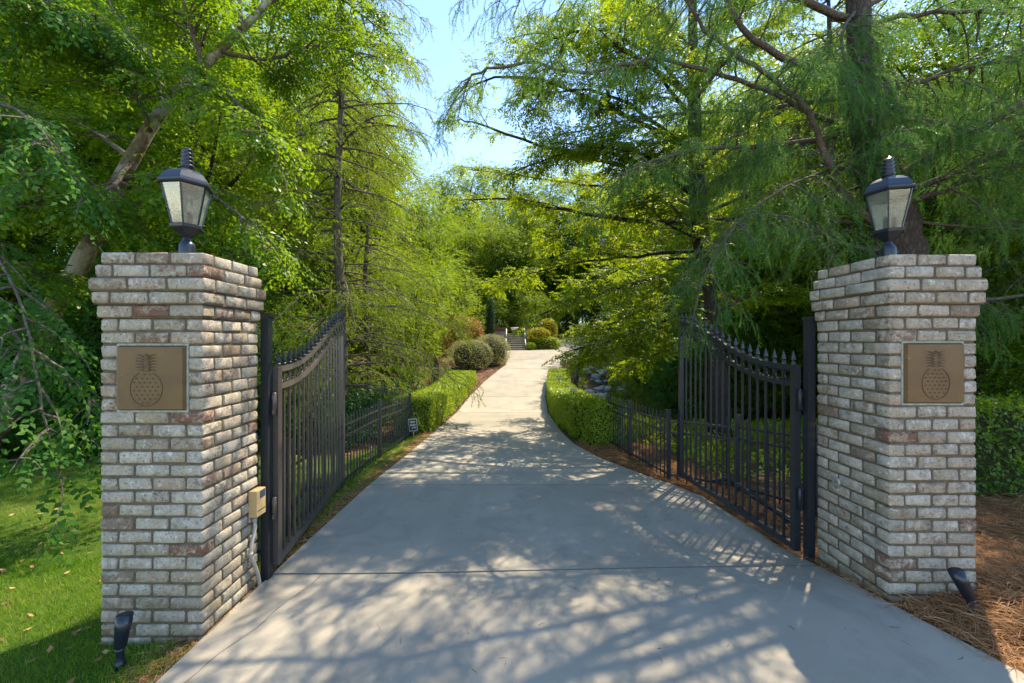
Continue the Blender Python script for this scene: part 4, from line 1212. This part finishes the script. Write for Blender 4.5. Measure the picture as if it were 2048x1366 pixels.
# ---- background broadleaf trees: five crowns, shared by many copies
def crown_mesh(seed, h, r0, zlow, nlobe, ntw, tw=TW_WOOD):
    r = R_(seed)
    lobes = []
    for i in range(nlobe):
        f = (i + .5) / nlobe
        z = zlow + (h - zlow) * f; rad = r0 * (math.sin(math.pi * (.15 + .8 * f)) ** .7) * .75
        a = r.uniform(0, 2*math.pi); rr = rad * r.uniform(.25, 1.0)
        lobes.append((rr*math.cos(a), rr*math.sin(a), z + r.normal() * .3, r0 * r.uniform(.30, .52)))
    O = []; Dd = []
    per = ntw // nlobe
    for (x, y, z, s) in lobes:
        v = nrmz(r.normal(size=(per, 3))); rad = s * r.uniform(.35, 1.05, (per, 1)) ** .6
        o = np.array([x, y, z]) + v * rad * np.array([1, 1, .62])
        O.append(o); dd = v.copy(); dd[:, 2] *= .4; dd[:, 2] -= .12; Dd.append(dd + r.normal(size=(per, 3)) * .25)
    Q, tn = place(tw, np.concatenate(O), np.concatenate(Dd), 1.0, r=r)
    me = tris_mesh('crown', Q, tn); me.materials.append(M['leaf_wood'])
    return me, lobes
def tree_trunk_mesh(seed, h, lobes, rad):
    r = R_(seed + 500); k = 10
    pts = [Vector((.15*math.sin(i*.6+seed) , .12*math.cos(i*.5+seed)-.12*math.cos(seed), h*.9*i/(k-1) - .3)) for i in range(k)]
    mb = MB().tube(pts, [rad*(1-.85*i/(k-1)) for i in range(k)], 9)
    for (x, y, z, s) in lobes:
        zt = max(.8, z - math.hypot(x, y) * .8 - .5); i = min(k-1, max(0, int(zt / (h*.9) * (k-1)))); a = pts[i]
        e = Vector((x, y, z)); mid = a.lerp(e, .5) + Vector((0, 0, -.15))
        mb.tube([a, mid, e], [rad*.34, rad*.2, .015], 5)
    me = bpy.data.meshes.new('trunk'); me.from_pydata([tuple(v) for v in mb.v], [], mb.f); me.update()
    me.materials.append(M['bark_dark'])
    me.polygons.foreach_set('use_smooth', np.ones(len(me.polygons), dtype=bool))
    return me
VAR = []
for i, (h, r0, zl, nl, ntw) in enumerate([(14, 4.0, 2.2, 30, 5600), (15, 4.4, 3.0, 32, 5600), (13, 3.6, 1.4, 30, 5200), (10, 3.4, 1.0, 24, 4200), (6, 2.6, .5, 16, 2600)]):
    cm, lb = crown_mesh(100 + i, h, r0, zl, nl, ntw, TW_WOOD if i < 3 else TW_WOOD_S)
    VAR.append((cm, tree_trunk_mesh(100 + i, h, lb, .24 if i < 3 else .12)))
def wood_tree(x, y, v, s, mat, label, group, name='broadleaf_tree', rz=None, cat='tree', sz=None):
    g = float(T(x, y)) - .05
    root = thing(name, (x, y, g), label, cat, group, rz if rz is not None else random.uniform(0, 6.28))
    root.scale = (s, s, sz or s)
    for nm, me in (('trunk', VAR[v][1]), ('crown', VAR[v][0])):
        o = bpy.data.objects.new(nm, me); COL.objects.link(o); o.parent = root
        if nm == 'crown':
            o.material_slots[0].link = 'OBJECT'; o.material_slots[0].material = M[mat]
    return root
WL = 'tall leafy green tree standing in the wood left of the driveway'
WR = 'tall leafy yellow green tree standing in the wood right of the driveway'
WF = 'leafy green tree far up behind the garden steps'
left_wood = [(-7.2,9.0,2,.80),(-10.5,8.2,0,.85),(-14.5,8.5,1,.9),(-7.0,12.5,3,1.0),(-9.6,12.2,1,.9),(-13,13,0,1.0),(-18,12,2,1.05),(-7.3,16.5,0,.95),(-11.5,17.5,2,1.1),
   (-16.5,18,1,1.1),(-22,16,0,1.1),(-9.5,22.5,1,1.1),(-15,24,0,1.2),(-21,24,2,1.2),(-28,22,1,1.2),(-13,30,2,1.2),(-20,32,1,1.3),(-28,32,0,1.3),(-36,28,2,1.3),(-9.5,28,3,1.15),(-11,6.0,2,.8),(-15,5,0,.8)]
for q, (x, y, v, s) in enumerate(left_wood): wood_tree(x, y, v, s, 'leaf_wood' if y > 9 else 'leaf_birch', WL if q else 'full leafy tree closest behind the left pillar and its lantern', 'trees of the left wood')
right_wood = [(10.6,9.8,3,.95),(8.6,13.2,2,.85),(11.5,10,0,.9),(15.5,9,1,.9),(9.8,14,1,.9),(13.5,15,2,1.0),(7.6,17.5,3,1.1),(10.5,19.5,0,1.0),(19,14,0,1.05),(15,21,1,1.1),(10,25,2,1.1),
   (21,21,2,1.1),(27,18,1,1.1),(16,29,0,1.2),(23,30,1,1.2),(32,27,0,1.3),(12.5,7.0,3,1.0),(9.4,6.6,3,.75),(16,5.5,2,.85)]
for q, (x, y, v, s) in enumerate(right_wood): wood_tree(x, y, v, s, 'leaf_wood' if y > 9 else 'leaf_birch', WR if q else 'leafy tree closest behind the great cedar trunk and right lantern', 'trees of the right wood')
far_wood = [(-6.2,31,3,.95),(-4.2,35,3,1.0),(-1.5,37,3,1.05),(1.5,41,1,.85),(-8.5,38,0,.95),(5,45,0,1.0),(9,44,2,1.1),(13,40,1,1.1),(18,44,0,1.2),(-3,46,0,.95),(24,40,2,1.2),(-13,44,1,1.3),(30,46,1,1.3),(-21,46,0,1.3),(0,52,2,1.1),(-8,54,1,1.1),
   (9,56,0,1.2),(18,58,1,1.3),(-18,58,2,1.3),(28,60,0,1.4),(-30,52,1,1.4),(42,48,2,1.4),(-42,44,0,1.4),(50,34,1,1.3),(-48,30,2,1.3),(40,36,0,1.3)]
for x, y, v, s in far_wood: wood_tree(x, y, v, s, 'leaf_wood', WF, 'trees up behind the steps')
rf = R_(78)
for x_, y_, v, s__ in ((-5.2,48,0,1.3),(-2.0,50,1,1.28),(1.5,47,2,1.3),(-8.6,50,1,1.3),(4.5,50,0,1.3),(-3.6,41,3,1.35),(15,33,0,1.35),(17.5,37,1,1.4),(.8,44,3,1.4),(8,50,1,1.35),(12.5,50,0,1.4)):
    wood_tree(x_, y_, v, s__, 'leaf_wood', WF, 'trees up behind the steps')
for row, (y0_, xs_) in enumerate(((43.5, np.arange(-12, 26, 2.6)), (47.5, np.arange(-16, 34, 3.0)), (62, np.arange(-34, 50, 5)), (38, np.arange(-13, 2, 2.4)))):
    for x_ in xs_:
        v = int(rf.integers(0, 4)); wood_tree(x_ + rf.normal()*.6, y0_ + rf.normal()*1.2, v, (.75, .72, .85, 1.05)[v] * rf.uniform(.85, 1.1), 'leaf_wood', WF, 'trees up behind the steps')
for x_, y_, s__ in ((5.9,14.8,.9),(6.2,18.6,1.0),(7.4,13.0,1.0),(8.2,21.5,1.1),(9.2,12.6,1.0),(7.0,24.5,1.1)):
    wood_tree(x_, y_, 4, s__, 'leaf_wood', 'low spreading yellow green tree over the hollow right of the driveway', 'low trees over the hollow', 'broadleaf_tree')
for x_, y_, s__ in ((-4.6,18.4,.8),(-4.4,22.8,.9),(-6.6,20.5,1.0),(-5.0,26.5,1.1),(-3.6,31.5,.9),(-7.6,15.2,.9)):
    wood_tree(x_, y_, 4, s__, 'leaf_wood', 'low spreading green tree above the mulch bed left of the driveway', 'low trees above the mulch bed', 'broadleaf_tree')
for q in range(46):
    x_ = rf.uniform(-14, 22); y_ = rf.uniform(33.5, 44)
    if xl(y_) - 1.5 < x_ < xr(y_) + 1.5 or (-.8 < x_ < 1.5 and y_ < 34): continue
    wood_tree(x_, y_, 4, rf.uniform(.45, .8), 'leaf_wood', 'leafy shrub filling the bank above the garden steps', 'shrubs of the far bank', 'woodland_shrub', cat='shrub')
# understorey
WU = 'dark green understorey shrub filling the shade beneath the wood'
shr = []
rs = R_(77)
for (xa, xb, ya, yb, n) in ((-16, -5.6, 7.6, 10.5, 16), (-20, -5.5, 11.5, 20, 20), (-26, -7, 21, 34, 14), (4.8, 16, 9.2, 13, 14), (6.5, 22, 14, 24, 16), (8, 26, 25, 36, 12)):
    for q in range(n): shr.append((rs.uniform(xa, xb), rs.uniform(ya, yb), rs.uniform(.45, .85)))
for x, y, s in shr: wood_tree(x, y, 4, s, 'leaf_shade' if rs.uniform() < .65 else 'leaf_wood', WU, 'understorey shrubs', 'woodland_shrub', cat='shrub')
# cedar and oak stems among the right wood
conifer(7.15, 9.0, 11.5, 2.5, 'dark cedar with straight brown trunk between the oak and the great cedar', 43, .17, z0=4.6, dens=.7, mat='needle_light', bark='bark_cedar', nsec=5)
conifer(10.3, 6.9, 10.0, 2.6, 'dark cedar standing right of the great cedar behind the hedge', 44, .16, z0=2.6, mat='needle', bark='bark_cedar', nsec=6)

# ------------------------------------------------------------------ hedges and bushes
def leaf_shell(Pn, Nn, size, width, r, jit=.5):
    """one leaf per surface point, facing roughly outwards"""
    n = len(Pn)
    nn = nrmz(Nn + r.normal(size=(n, 3)) * jit)
    t = nrmz(np.cross(nn, r.normal(size=(n, 3)))); s = np.cross(nn, t)
    l = (size * r.uniform(.7, 1.25, n))[:, None]; w_ = (width * r.uniform(.7, 1.2, n))[:, None]
    return np.stack([Pn, Pn + t*l*.5 + s*w_/2, Pn + t*l + nn*l*.15, Pn + t*l*.5 - s*w_/2], axis=1)
def hedge(name, label, path, width, height, nleaf, mat, leaf=(.042,.024), seed=3, group=None, ztop=None):
    """path: [(x,y,width,height)]"""
    r = R_(seed); pts = np.array(path, float)
    root = thing(name, (pts[0,0], pts[0,1], float(T(pts[0,0], pts[0,1]))), label, 'hedge', group)
    K = 40; t = np.linspace(0, 1, K); seg = np.linalg.norm(np.diff(pts[:, :2], axis=0), axis=1); cum = np.concatenate([[0], np.cumsum(seg)]) / seg.sum()
    C = np.stack([np.interp(t, cum, pts[:, i]) for i in range(4)], -1)
    tg = nrmz(np.gradient(C[:, :2], axis=0)); nr = np.stack([-tg[:, 1], tg[:, 0]], -1)
    G = T(C[:, 0], C[:, 1])
    # solid dark box added inside the leaves to block light
    vs = []; fs = []; ins = .07
    for i in range(K):
        c = C[i, :2] ; w2 = C[i, 2]/2 - ins; h = C[i, 3] - ins
        for (a, z) in ((-w2, .03), (-w2*1.0, h), (w2*1.0, h), (w2, .03)):
            q = c + nr[i] * a; vs.append((q[0], q[1], G[i] + z))
    for i in range(K - 1):
        for k in range(4):
            k2 = (k+1) % 4; fs.append((i*4+k, i*4+4+k, i*4+4+k2, i*4+k2))
    fs.append((0,1,2,3)); fs.append(tuple((K-1)*4 + k for k in (3,2,1,0)))
    MB().add(vs, fs).build('branches', M['hedge_core'], root)
    # leaves over top, two sides and ends
    per = 2*C[:, 3].mean() + C[:, 2].mean()
    def surf(n):
        u = r.uniform(0, 1, n); idx = u * (K-1)
        c = np.stack([np.interp(idx, np.arange(K), C[:, i]) for i in range(4)], -1); n2 = np.stack([np.interp(idx, np.arange(K), nr[:, i]) for i in range(2)], -1)
        g = np.interp(idx, np.arange(K), G)
        s = r.uniform(0, per, n); H = c[:, 3]; Wd = c[:, 2]
        k1 = C[:, 3].mean(); left = s < k1; top = (s >= k1) & (s < k1 + C[:, 2].mean()); right = ~left & ~top
        a = np.where(left, -.5, np.where(right, .5, (s - k1) / C[:, 2].mean() - .5)) * Wd
        z = np.where(top, 1.0, np.where(left, s / k1, (per - s) / k1)) * H
        Nn = np.zeros((n, 3)); Nn[:, :2] = np.where(left[:, None], -n2, np.where(right[:, None], n2, 0)); Nn[:, 2] = top
        lump = 1 + .05*np.sin(u*37) * np.cos(z*9) + .02*np.sin(u*91)
        Pn = np.concatenate([c[:, :2] + n2 * (a * lump)[:, None], (g + z*(1 + .02*np.sin(u*53)))[:, None]], 1)
        # round the top edges
        edge = np.clip((np.abs(a)/(Wd/2) - .86) / .14, 0, 1) * top; Pn[:, 2] -= edge**2 * .06
        Pn += Nn * (r.normal(size=(n, 1)) * .022 - .01)
        return Pn, Nn + np.array([0, 0, .35])
    Pn, Nn = surf(nleaf)
    Pe = []; Ne = []
    for i, sg in ((0, -1), (K-1, 1)):
        n = int(nleaf * C[i, 2] * C[i, 3] / (seg.sum() * per)) + 200
        a = r.uniform(-.5, .5, n) * C[i, 2]; z = r.uniform(0, 1, n) * C[i, 3]
        q = C[i, :2] + nr[i] * a[:, None] + tg[i] * sg * (r.normal(size=(n, 1)) * .02 + .02)
        Pe.append(np.concatenate([q, (G[i] + z)[:, None]], 1)); Ne.append(np.tile([tg[i, 0]*sg, tg[i, 1]*sg, .3], (n, 1)))
    Pn = np.concatenate([Pn] + Pe); Nn = np.concatenate([Nn] + Ne)
    Q = leaf_shell(Pn, Nn, *leaf, r, .6)
    tn = np.clip(r.beta(2, 2, len(Q)), 0, 1)
    link_mesh('leaves', tris_mesh('leaves', Q, tn), M[mat], root)['kind'] = 'stuff'
    up_ = (Nn[:, 2] > .9); idx = r.choice(np.where(up_)[0], min(140, int(up_.sum())))
    Q2, t2 = place([twig_template(6, .13, .035, .02, 50, rs=R_(800 + i), droop=-.1) for i in range(4)], Pn[idx] - np.array([0, 0, .03]), np.array([0, 0, 1.]) + r.normal(size=(len(idx), 3))*.35, 1.0, r=r, tint_mu=.75)
    link_mesh('shoots', tris_mesh('shoots', Q2, t2), M[mat], root)['kind'] = 'stuff'
    return root
M['hedge_core'] = simple('hedge_dark_fill', (.035,.04,.015), .95, 0, 30, .5, .02, .8, .1)
hedge('clipped_hedge', 'clipped bright green box hedge along the left edge of the driveway', [(-2.13,8.6,.80,.80),(-2.13,11.5,.85,.78),(-2.12,14.5,.95,.72),(-2.16,16.8,1.25,.66)], 0, 0, 62000, 'leaf_hedge', group='clipped box hedges')
hedge('clipped_hedge', 'clipped bright green box hedge curving along the right edge of the driveway', [(1.76,7.25,.62,.78),(1.56,8.1,.72,.76),(1.46,9.6,.76,.74),(1.50,11.5,.8,.70),(1.68,14.5,.8,.62),(2.02,17.4,.8,.58)], 0, 0, 66000, 'leaf_hedge', seed=4, group='clipped box hedges')
hedge('garden_hedge', 'loose green hedge standing on pine straw right of the right pillar', [(4.9,4.9,.9,1.05),(6.6,5.1,1.0,1.05),(9.5,5.4,1.0,1.05)], 0, 0, 9000, 'leaf_birch', (.06,.036), 5)

def bush(name, x, y, rx, ry, h, n, mat, label, leaf=(.045,.03), seed=0, group=None, cat='bush', flat=.0, core=True, zoff=0, jit=.75):
    r = R_(200 + seed); g = float(T(x, y)) + zoff
    root = thing(name, (x, y, g), label, cat, group)
    v = nrmz(r.normal(size=(n, 3)))
    lump = 1 + .05*np.sin(v[:, 0]*7 + seed) * np.cos(v[:, 1]*6 + v[:, 2]*5) + r.normal(size=n) * .035
    hz = h * .56; q_ = np.sign(v) * np.abs(v) ** np.array([.85, .85, .85]); 
    Pn = np.stack([x + q_[:, 0]*rx*lump, y + q_[:, 1]*ry*lump, g + h*.46 + q_[:, 2]*hz*lump], -1)
    Pn[:, 2] = np.maximum(Pn[:, 2], g + .02 + r.uniform(0, .06, n))
    Nn = v / np.array([rx, ry, hz])
    Q = leaf_shell(Pn, nrmz(Nn), *leaf, r, jit)
    link_mesh('leaves', tris_mesh('leaves', Q, r.beta(2, 2, n)), M[mat], root)['kind'] = 'stuff'
    if core:  # added solid dark core, keeps light from passing through the bush
        prof = [(.5, 0), (.72, .12), (.84, .4), (.76, .68), (.5, .84), (.2, .9)]
        mb = MB().lathe((0, 0, 0), [(a, b*h) for a, b in prof], 16); mb.v = [(x + a*rx*.93, y + b*ry*.93, g + c) for a, b, c in mb.v]
        mb.build('branches', M['hedge_core'], root, True)
    return root
bush('round_bush', -1.15, 21.8, 1.0, .98, 1.6, 9000, 'leaf_grey', 'clipped round pinkish green bush nearest the driveway bend', seed=1, group='clipped round bushes')
bush('round_bush', -2.15, 20.6, 1.12, 1.0, 1.45, 9000, 'leaf_grey', 'clipped round bush half hidden behind the conifer boughs', seed=2, group='clipped round bushes')
bush('golden_bush', 2.0, 29.9, .85, .8, 1.15, 5000, 'leaf_gold', 'golden yellow bush before the brick wall right of the steps', seed=3, zoff=.35, leaf=(.07,.05))
bush('golden_bush', 2.75, 30.9, .75, .7, 1.5, 4500, 'leaf_gold', 'taller golden yellow bush behind the first beside the steps', seed=4, zoff=.6, leaf=(.07,.05))
bush('green_bush', 2.5, 29.5, 1.0, .6, .9, 4500, 'leaf_hedge', 'low green bush under the golden bushes by the kerb', seed=5, leaf=(.07,.05))
bush('green_bush', 1.35, 28.9, .42, .4, .55, 1800, 'leaf_hedge', 'tiny green bush at the right foot of the garden steps', seed=6, leaf=(.06,.04))
bush('red_shrub', -3.2, 26.5, 1.3, 1.2, 2.4, 5000, 'leaf_red', 'loose coppery red shrub behind the round bushes', seed=7, core=False, leaf=(.09,.05))
bush('red_shrub', -5.4, 27, 1.2, 1.2, 3.0, 4500, 'leaf_red', 'taller coppery shrub farther left under the trees', seed=8, core=False, leaf=(.09,.05))
bush('cypress', -1.55, 28.6, .32, .32, 3.6, 5200, 'leaf_laurel', 'narrow dark green columnar cypress left of the garden steps', seed=9, leaf=(.07,.04), cat='tree')
def laurel(x, y, s, label, seed, n=520, mat='leaf_laurel'):
    r = R_(seed); g = float(T(x, y)); root = thing('laurel_shrub', (x, y, g), label, 'shrub', 'dark laurel shrubs left of the hedge')
    br = []
    for k in range(16):
        a = r.uniform(0, 2*math.pi); l = s * r.uniform(.7, 1.1); st = np.linspace(0, 1, 6)[:, None]
        br.append(np.array([x, y, g]) + np.array([math.cos(a)*.75, math.sin(a)*.75, .8]) * l * st - np.array([0, 0, .25]) * l * st**2)
    branch_mesh(br, .012, .003, 5).build('branches', M['bark_dark'], root)['kind'] = 'stuff'
    v = nrmz(r.normal(size=(n, 3))); v[:, 2] = np.abs(v[:, 2])
    O = np.array([x, y, g + .05]) + v * s * r.uniform(.55, 1.05, (n, 1)) * np.array([1, 1, .85])
    d = v + np.array([0, 0, .4]) + r.normal(size=(n, 3)) * .3
    Q, tn = place(TW_LAUREL, O, d, 1.0, r=r)
    link_mesh('leaves', tris_mesh('leaves', Q, tn), M[mat], root)['kind'] = 'stuff'
laurel(-3.25, 9.4, .95, 'dark glossy laurel shrub just behind the near end of the left hedge', 301)
laurel(-4.6, 10.2, 1.15, 'larger dark glossy laurel shrub under the middle conifer', 302, 700)
laurel(-3.7, 12.4, 1.0, 'dark glossy laurel shrub midway along the left hedge', 303, 600)
laurel(-3.6, 7.6, .8, 'dark laurel shrub seen through the left gate pickets', 304)
laurel(-5.4, 8.2, 1.2, 'dark laurel shrub at the back edge of the lawn', 305, 700)
laurel(-7.6, 7.4, 1.25, 'broad dark laurel shrub under the leaning birch', 306, 800, 'leaf_shade')
laurel(-9.6, 7.2, 1.3, 'broad dark laurel shrub at the far back of the lawn', 307, 800, 'leaf_shade')

# ------------------------------------------------------------------ ground cover, grass, straw, mulch
def scatter(fn_mask, xa, xb, ya, yb, n, r):
    x = r.uniform(xa, xb, n); y = r.uniform(ya, yb, n)
    k = np.array([fn_mask(a, b) for a, b in zip(x, y)]); return x[k], y[k]
def inside_pillar(x, y):
    return (LP['x0'] < x < LP['x1'] and LP['y0'] < y < LP['y1']) or (RP['x0'] < x < RP['x1'] and RP['y0'] < y < RP['y1'])
r = R_(401)
# blades: denser near the camera
def blades(x, y, hgt, wid, r, lean=.5):
    n = len(x); z = T(x, y) + .008
    a = r.uniform(0, 2*math.pi, n); s = np.stack([np.cos(a), np.sin(a), np.zeros(n)], -1)
    l = np.stack([r.normal(size=n)*lean, r.normal(size=n)*lean, np.ones(n)], -1); l = nrmz(l)
    h = (hgt * r.uniform(.5, 1.3, n))[:, None]; b = np.stack([x, y, z], -1); w_ = (wid * r.uniform(.7, 1.3, n))[:, None]
    return np.stack([b - s*w_/2, b + s*w_/2, b + l*h], 1)
X = []; Y = []
for (xa, xb, ya, yb, n) in ((-4.6, -1.86, 1.75, 3.4, 50000), (-8, -1.8, 3.2, 5.4, 50000), (-12, -1.7, 5.2, 7.2, 26000), (-2.6, -1.66, 5.0, 10.2, 16000)):
    x_ = r.uniform(xa, xb, n); y_ = r.uniform(ya, yb, n)
    nz_ = np.sin(x_*9 + 2*np.sin(y_*7)) * np.cos(y_*11)
    edge_d = xl(y_) - x_
    k = (edge_d > .02) & ~((x_ > LP['x0']) & (x_ < LP['x1']) & (y_ > LP['y0']) & (y_ < LP['y1'])) & ((y_ < 6.4 + .25*np.sin(x_*1.3)) | (x_ > -2.6)) & ((edge_d > .16) | (nz_ > .3))
    X.append(x_[k]); Y.append(y_[k])
X = np.concatenate(X); Y = np.concatenate(Y)
Q = blades(X, Y, .050, .0042, r, .55)
patch = .42 + .2*np.sin(X*1.7 + np.sin(Y*3))*np.cos(Y*2.1) + .14*np.sin(X*7.3+Y*2)*np.sin(Y*6.1) + r.normal(size=len(X))*.24
patch += .45 * (np.clip(.45 - (xl(Y) - X), 0, .45) / .45) * (r.uniform(size=len(X)) < .6)
g_ = link_mesh('grass', tris_mesh('grass', Q, np.clip(patch, 0, 1)), M['grass']); tag(g_, 'short green grass blades on the left lawn', 'grass', None, 'stuff')

def needles(x, y, L, wid, r, zj=.03, zf=None):
    n = len(x); z = (T(x, y) if zf is None else zf(x, y)) + .016 + r.uniform(0, zj, n)
    a = r.uniform(0, 2*math.pi, n); d = np.stack([np.cos(a), np.sin(a), r.normal(size=n)*.12], -1)
    s = np.stack([-np.sin(a), np.cos(a), r.normal(size=n)*.5], -1); l = (L * r.uniform(.5, 1.2, n))[:, None]; w_ = (wid * r.uniform(.7, 1.3, n))[:, None]
    b = np.stack([x, y, z], -1); mid = b + d*l*.5 + np.array([0, 0, 1])*l*.06 + s*l*.05*r.normal(size=(n, 1))
    q1 = np.stack([b - s*w_/2, b + s*w_/2, mid + s*w_/2, mid - s*w_/2], 1); e = b + d*l
    q2 = np.stack([mid - s*w_/2, mid + s*w_/2, e + s*w_*.1, e - s*w_*.1], 1)
    return np.concatenate([q1, q2])
X = []; Y = []
for (xa, xb, ya, yb, n) in ((2.2, 4.6, 1.5, 3.3, 17000), (2.0, 7.5, 3.0, 4.8, 13000), (1.0, 3.0, 3.0, 7.5, 14000)):
    x_ = r.uniform(xa, xb, n); y_ = r.uniform(ya, yb, n)
    rr = xr(y_)
    ok = (x_ > rr + .01*r.normal(size=n)) & (((y_ < 4.6) & (x_ < 9)) | ((y_ < 7.4) & (x_ < 2.5 + .1*(7.4-y_))))
    ok &= ~((x_ > RP['x0']) & (x_ < RP['x1']) & (y_ > RP['y0']) & (y_ < RP['y1']))
    X.append(x_[ok]); Y.append(y_[ok])
X = np.concatenate(X); Y = np.concatenate(Y)
Q = needles(X, Y, .15, .0026, r, .045)
s_ = link_mesh('pine_straw', tris_mesh('pine_straw', Q, np.tile(r.beta(2, 2, len(X)), 2)), M['straw']); tag(s_, 'loose orange brown pine needles heaped round the right pillar', 'pine straw', None, 'stuff')
# dry needles and clippings along the left kerb
n = 9000; y_ = r.uniform(1.8, 9.5, n) ** 1.0; x_ = xl(y_) - np.abs(r.normal(size=n)) * .13 - .005
Q = needles(x_, y_, .06, .0028, r, .015)
s_ = link_mesh('dry_clippings', tris_mesh('dry_clippings', Q, np.tile(r.beta(2.6, 2, n), 2)), M['straw']); tag(s_, 'dry brown clippings along the left edge of the driveway', 'clippings', None, 'stuff')
# a few fallen needles on the concrete
n = 260; y_ = r.uniform(2.0, 7.5, n); x_ = xl(y_) + (xr(y_) - xl(y_)) * r.beta(1.3, 1.0, n)
Q = needles(x_, y_, .055, .0022, r, .0005, lambda a, b: D(a, b) - .014)
s_ = link_mesh('fallen_needles', tris_mesh('fallen_needles', Q, np.tile(r.uniform(0, .35, n), 2)), M['mulch_bits']); tag(s_, 'scattered fallen needles and twigs on the concrete', 'needles', None, 'stuff')
# fallen leaves on the lawn and along the kerb
n = 420; y_ = r.uniform(2.0, 9.0, n); x_ = xl(y_) - r.uniform(.05, 3.5, n)
O = np.stack([x_, y_, T(x_, y_) + .035], -1)
Q = leaf_shell(O, np.tile([0, 0, 1.], (n, 1)), .045, .026, r, .35)
s_ = link_mesh('fallen_leaves', tris_mesh('fallen_leaves', Q, r.uniform(.3, 1, n)), M['straw']); tag(s_, 'dry brown leaves scattered over the lawn grass', 'leaves', None, 'stuff')
# mulch chips
n = 16000; y_ = r.uniform(8.3, 27.5, n); x_ = xl(y_) - r.uniform(.0, 1, n) * np.where(y_ > 14.5, 4.2, .45)
Q = needles(x_, y_, .07, .02, r, .02)
s_ = link_mesh('mulch_chips', tris_mesh('mulch_chips', Q, np.tile(r.beta(2, 2, n), 2)), M['mulch_bits']); tag(s_, 'reddish brown bark chips round the bushes', 'mulch', None, 'stuff')
# ground cover right of the drive behind the fence
n = 26000; y_ = r.uniform(4.9, 26, n); x_ = r.uniform(2.0, 12, n)
ok = (x_ > np.where(y_ < 7.4, 2.75 - .15*(y_-5), xr(y_) + 1.0)) & (np.abs(x_ - (y_*.215)) > .55*(y_ > 15)) & (np.sin(x_*2.3)*np.cos(y_*1.7) > -.75)
x_ = x_[ok]; y_ = y_[ok]; n = len(x_)
O = np.stack([x_, y_, T(x_, y_) + .02], -1)
Q, tn = place([twig_template(6, .16, .07, .035, 60, rs=R_(700+i), droop=-.25, tilt=.5) for i in range(6)], O[:9000], r.normal(size=(9000, 3))*.6 + np.array([0, 0, 1.]), 1.2, r=r)
s_ = link_mesh('ground_cover', tris_mesh('ground_cover', Q, tn), M['leaf_hedge']); tag(s_, 'bright green ground cover in the hollow beyond the right fence', 'ground cover', None, 'stuff')
# wood floor litter and low ground cover on the left
n = 7000; y_ = r.uniform(6.8, 20, n); x_ = r.uniform(-16, -3.0, n)
O = np.stack([x_, y_, T(x_, y_) + .02], -1)
Q, tn = place([twig_template(5, .16, .08, .04, 60, rs=R_(720+i), droop=-.2) for i in range(5)], O, r.normal(size=(n, 3))*.6 + np.array([0, 0, .8]), 1.2, r=r)
s_ = link_mesh('undergrowth', tris_mesh('undergrowth', Q, tn), M['leaf_shade']); tag(s_, 'low dark undergrowth on the floor of the left wood', 'undergrowth', None, 'stuff')
# stones of the dry creek
rk = R_(55)
def rock_mesh(seed):
    r2 = R_(seed); bm = bmesh.new(); bmesh.ops.create_icosphere(bm, subdivisions=2, radius=1)
    k = r2.normal(size=(4, 3)) * 1.3
    for v in bm.verts:
        f = 1 + .16*math.sin(v.co.dot(Vector(k[0]))*2) + .12*math.sin(v.co.dot(Vector(k[1]))*3 + 1) + .05*math.sin(v.co.dot(Vector(k[2]))*6)
        v.co = Vector((v.co.x*f, v.co.y*f*.8, v.co.z*f*.5))
    me = bpy.data.meshes.new('rock'); bm.to_mesh(me); bm.free(); me.materials.append(M['stone']); return me
rms = [rock_mesh(i) for i in range(6)]
for k in range(60):
    y = rk.uniform(12.5, 24); x = y * .215 + rk.normal() * .45
    o = bpy.data.objects.new('rock', rms[k % 6]); COL.objects.link(o); s = rk.uniform(.14, .34)
    o.scale = (s, s, s*rk.uniform(.7, 1.2)); o.rotation_euler = (rk.normal()*.15, rk.normal()*.15, rk.uniform(0, 6.28)); o.location = (x, y, float(T(x, y)) + s*.22)
    tag(o, 'grey stone lying among plants in the dry creek beyond the right hedge', 'rock', 'stones of the dry creek')
print('COUNTS', counts, 'tris', sum(len(o.data.loops) - 2*len(o.data.polygons) for o in bpy.data.objects if o.type == 'MESH'),
      'unique', sum(len(me.loops) - 2*len(me.polygons) for me in bpy.data.meshes if me.users))
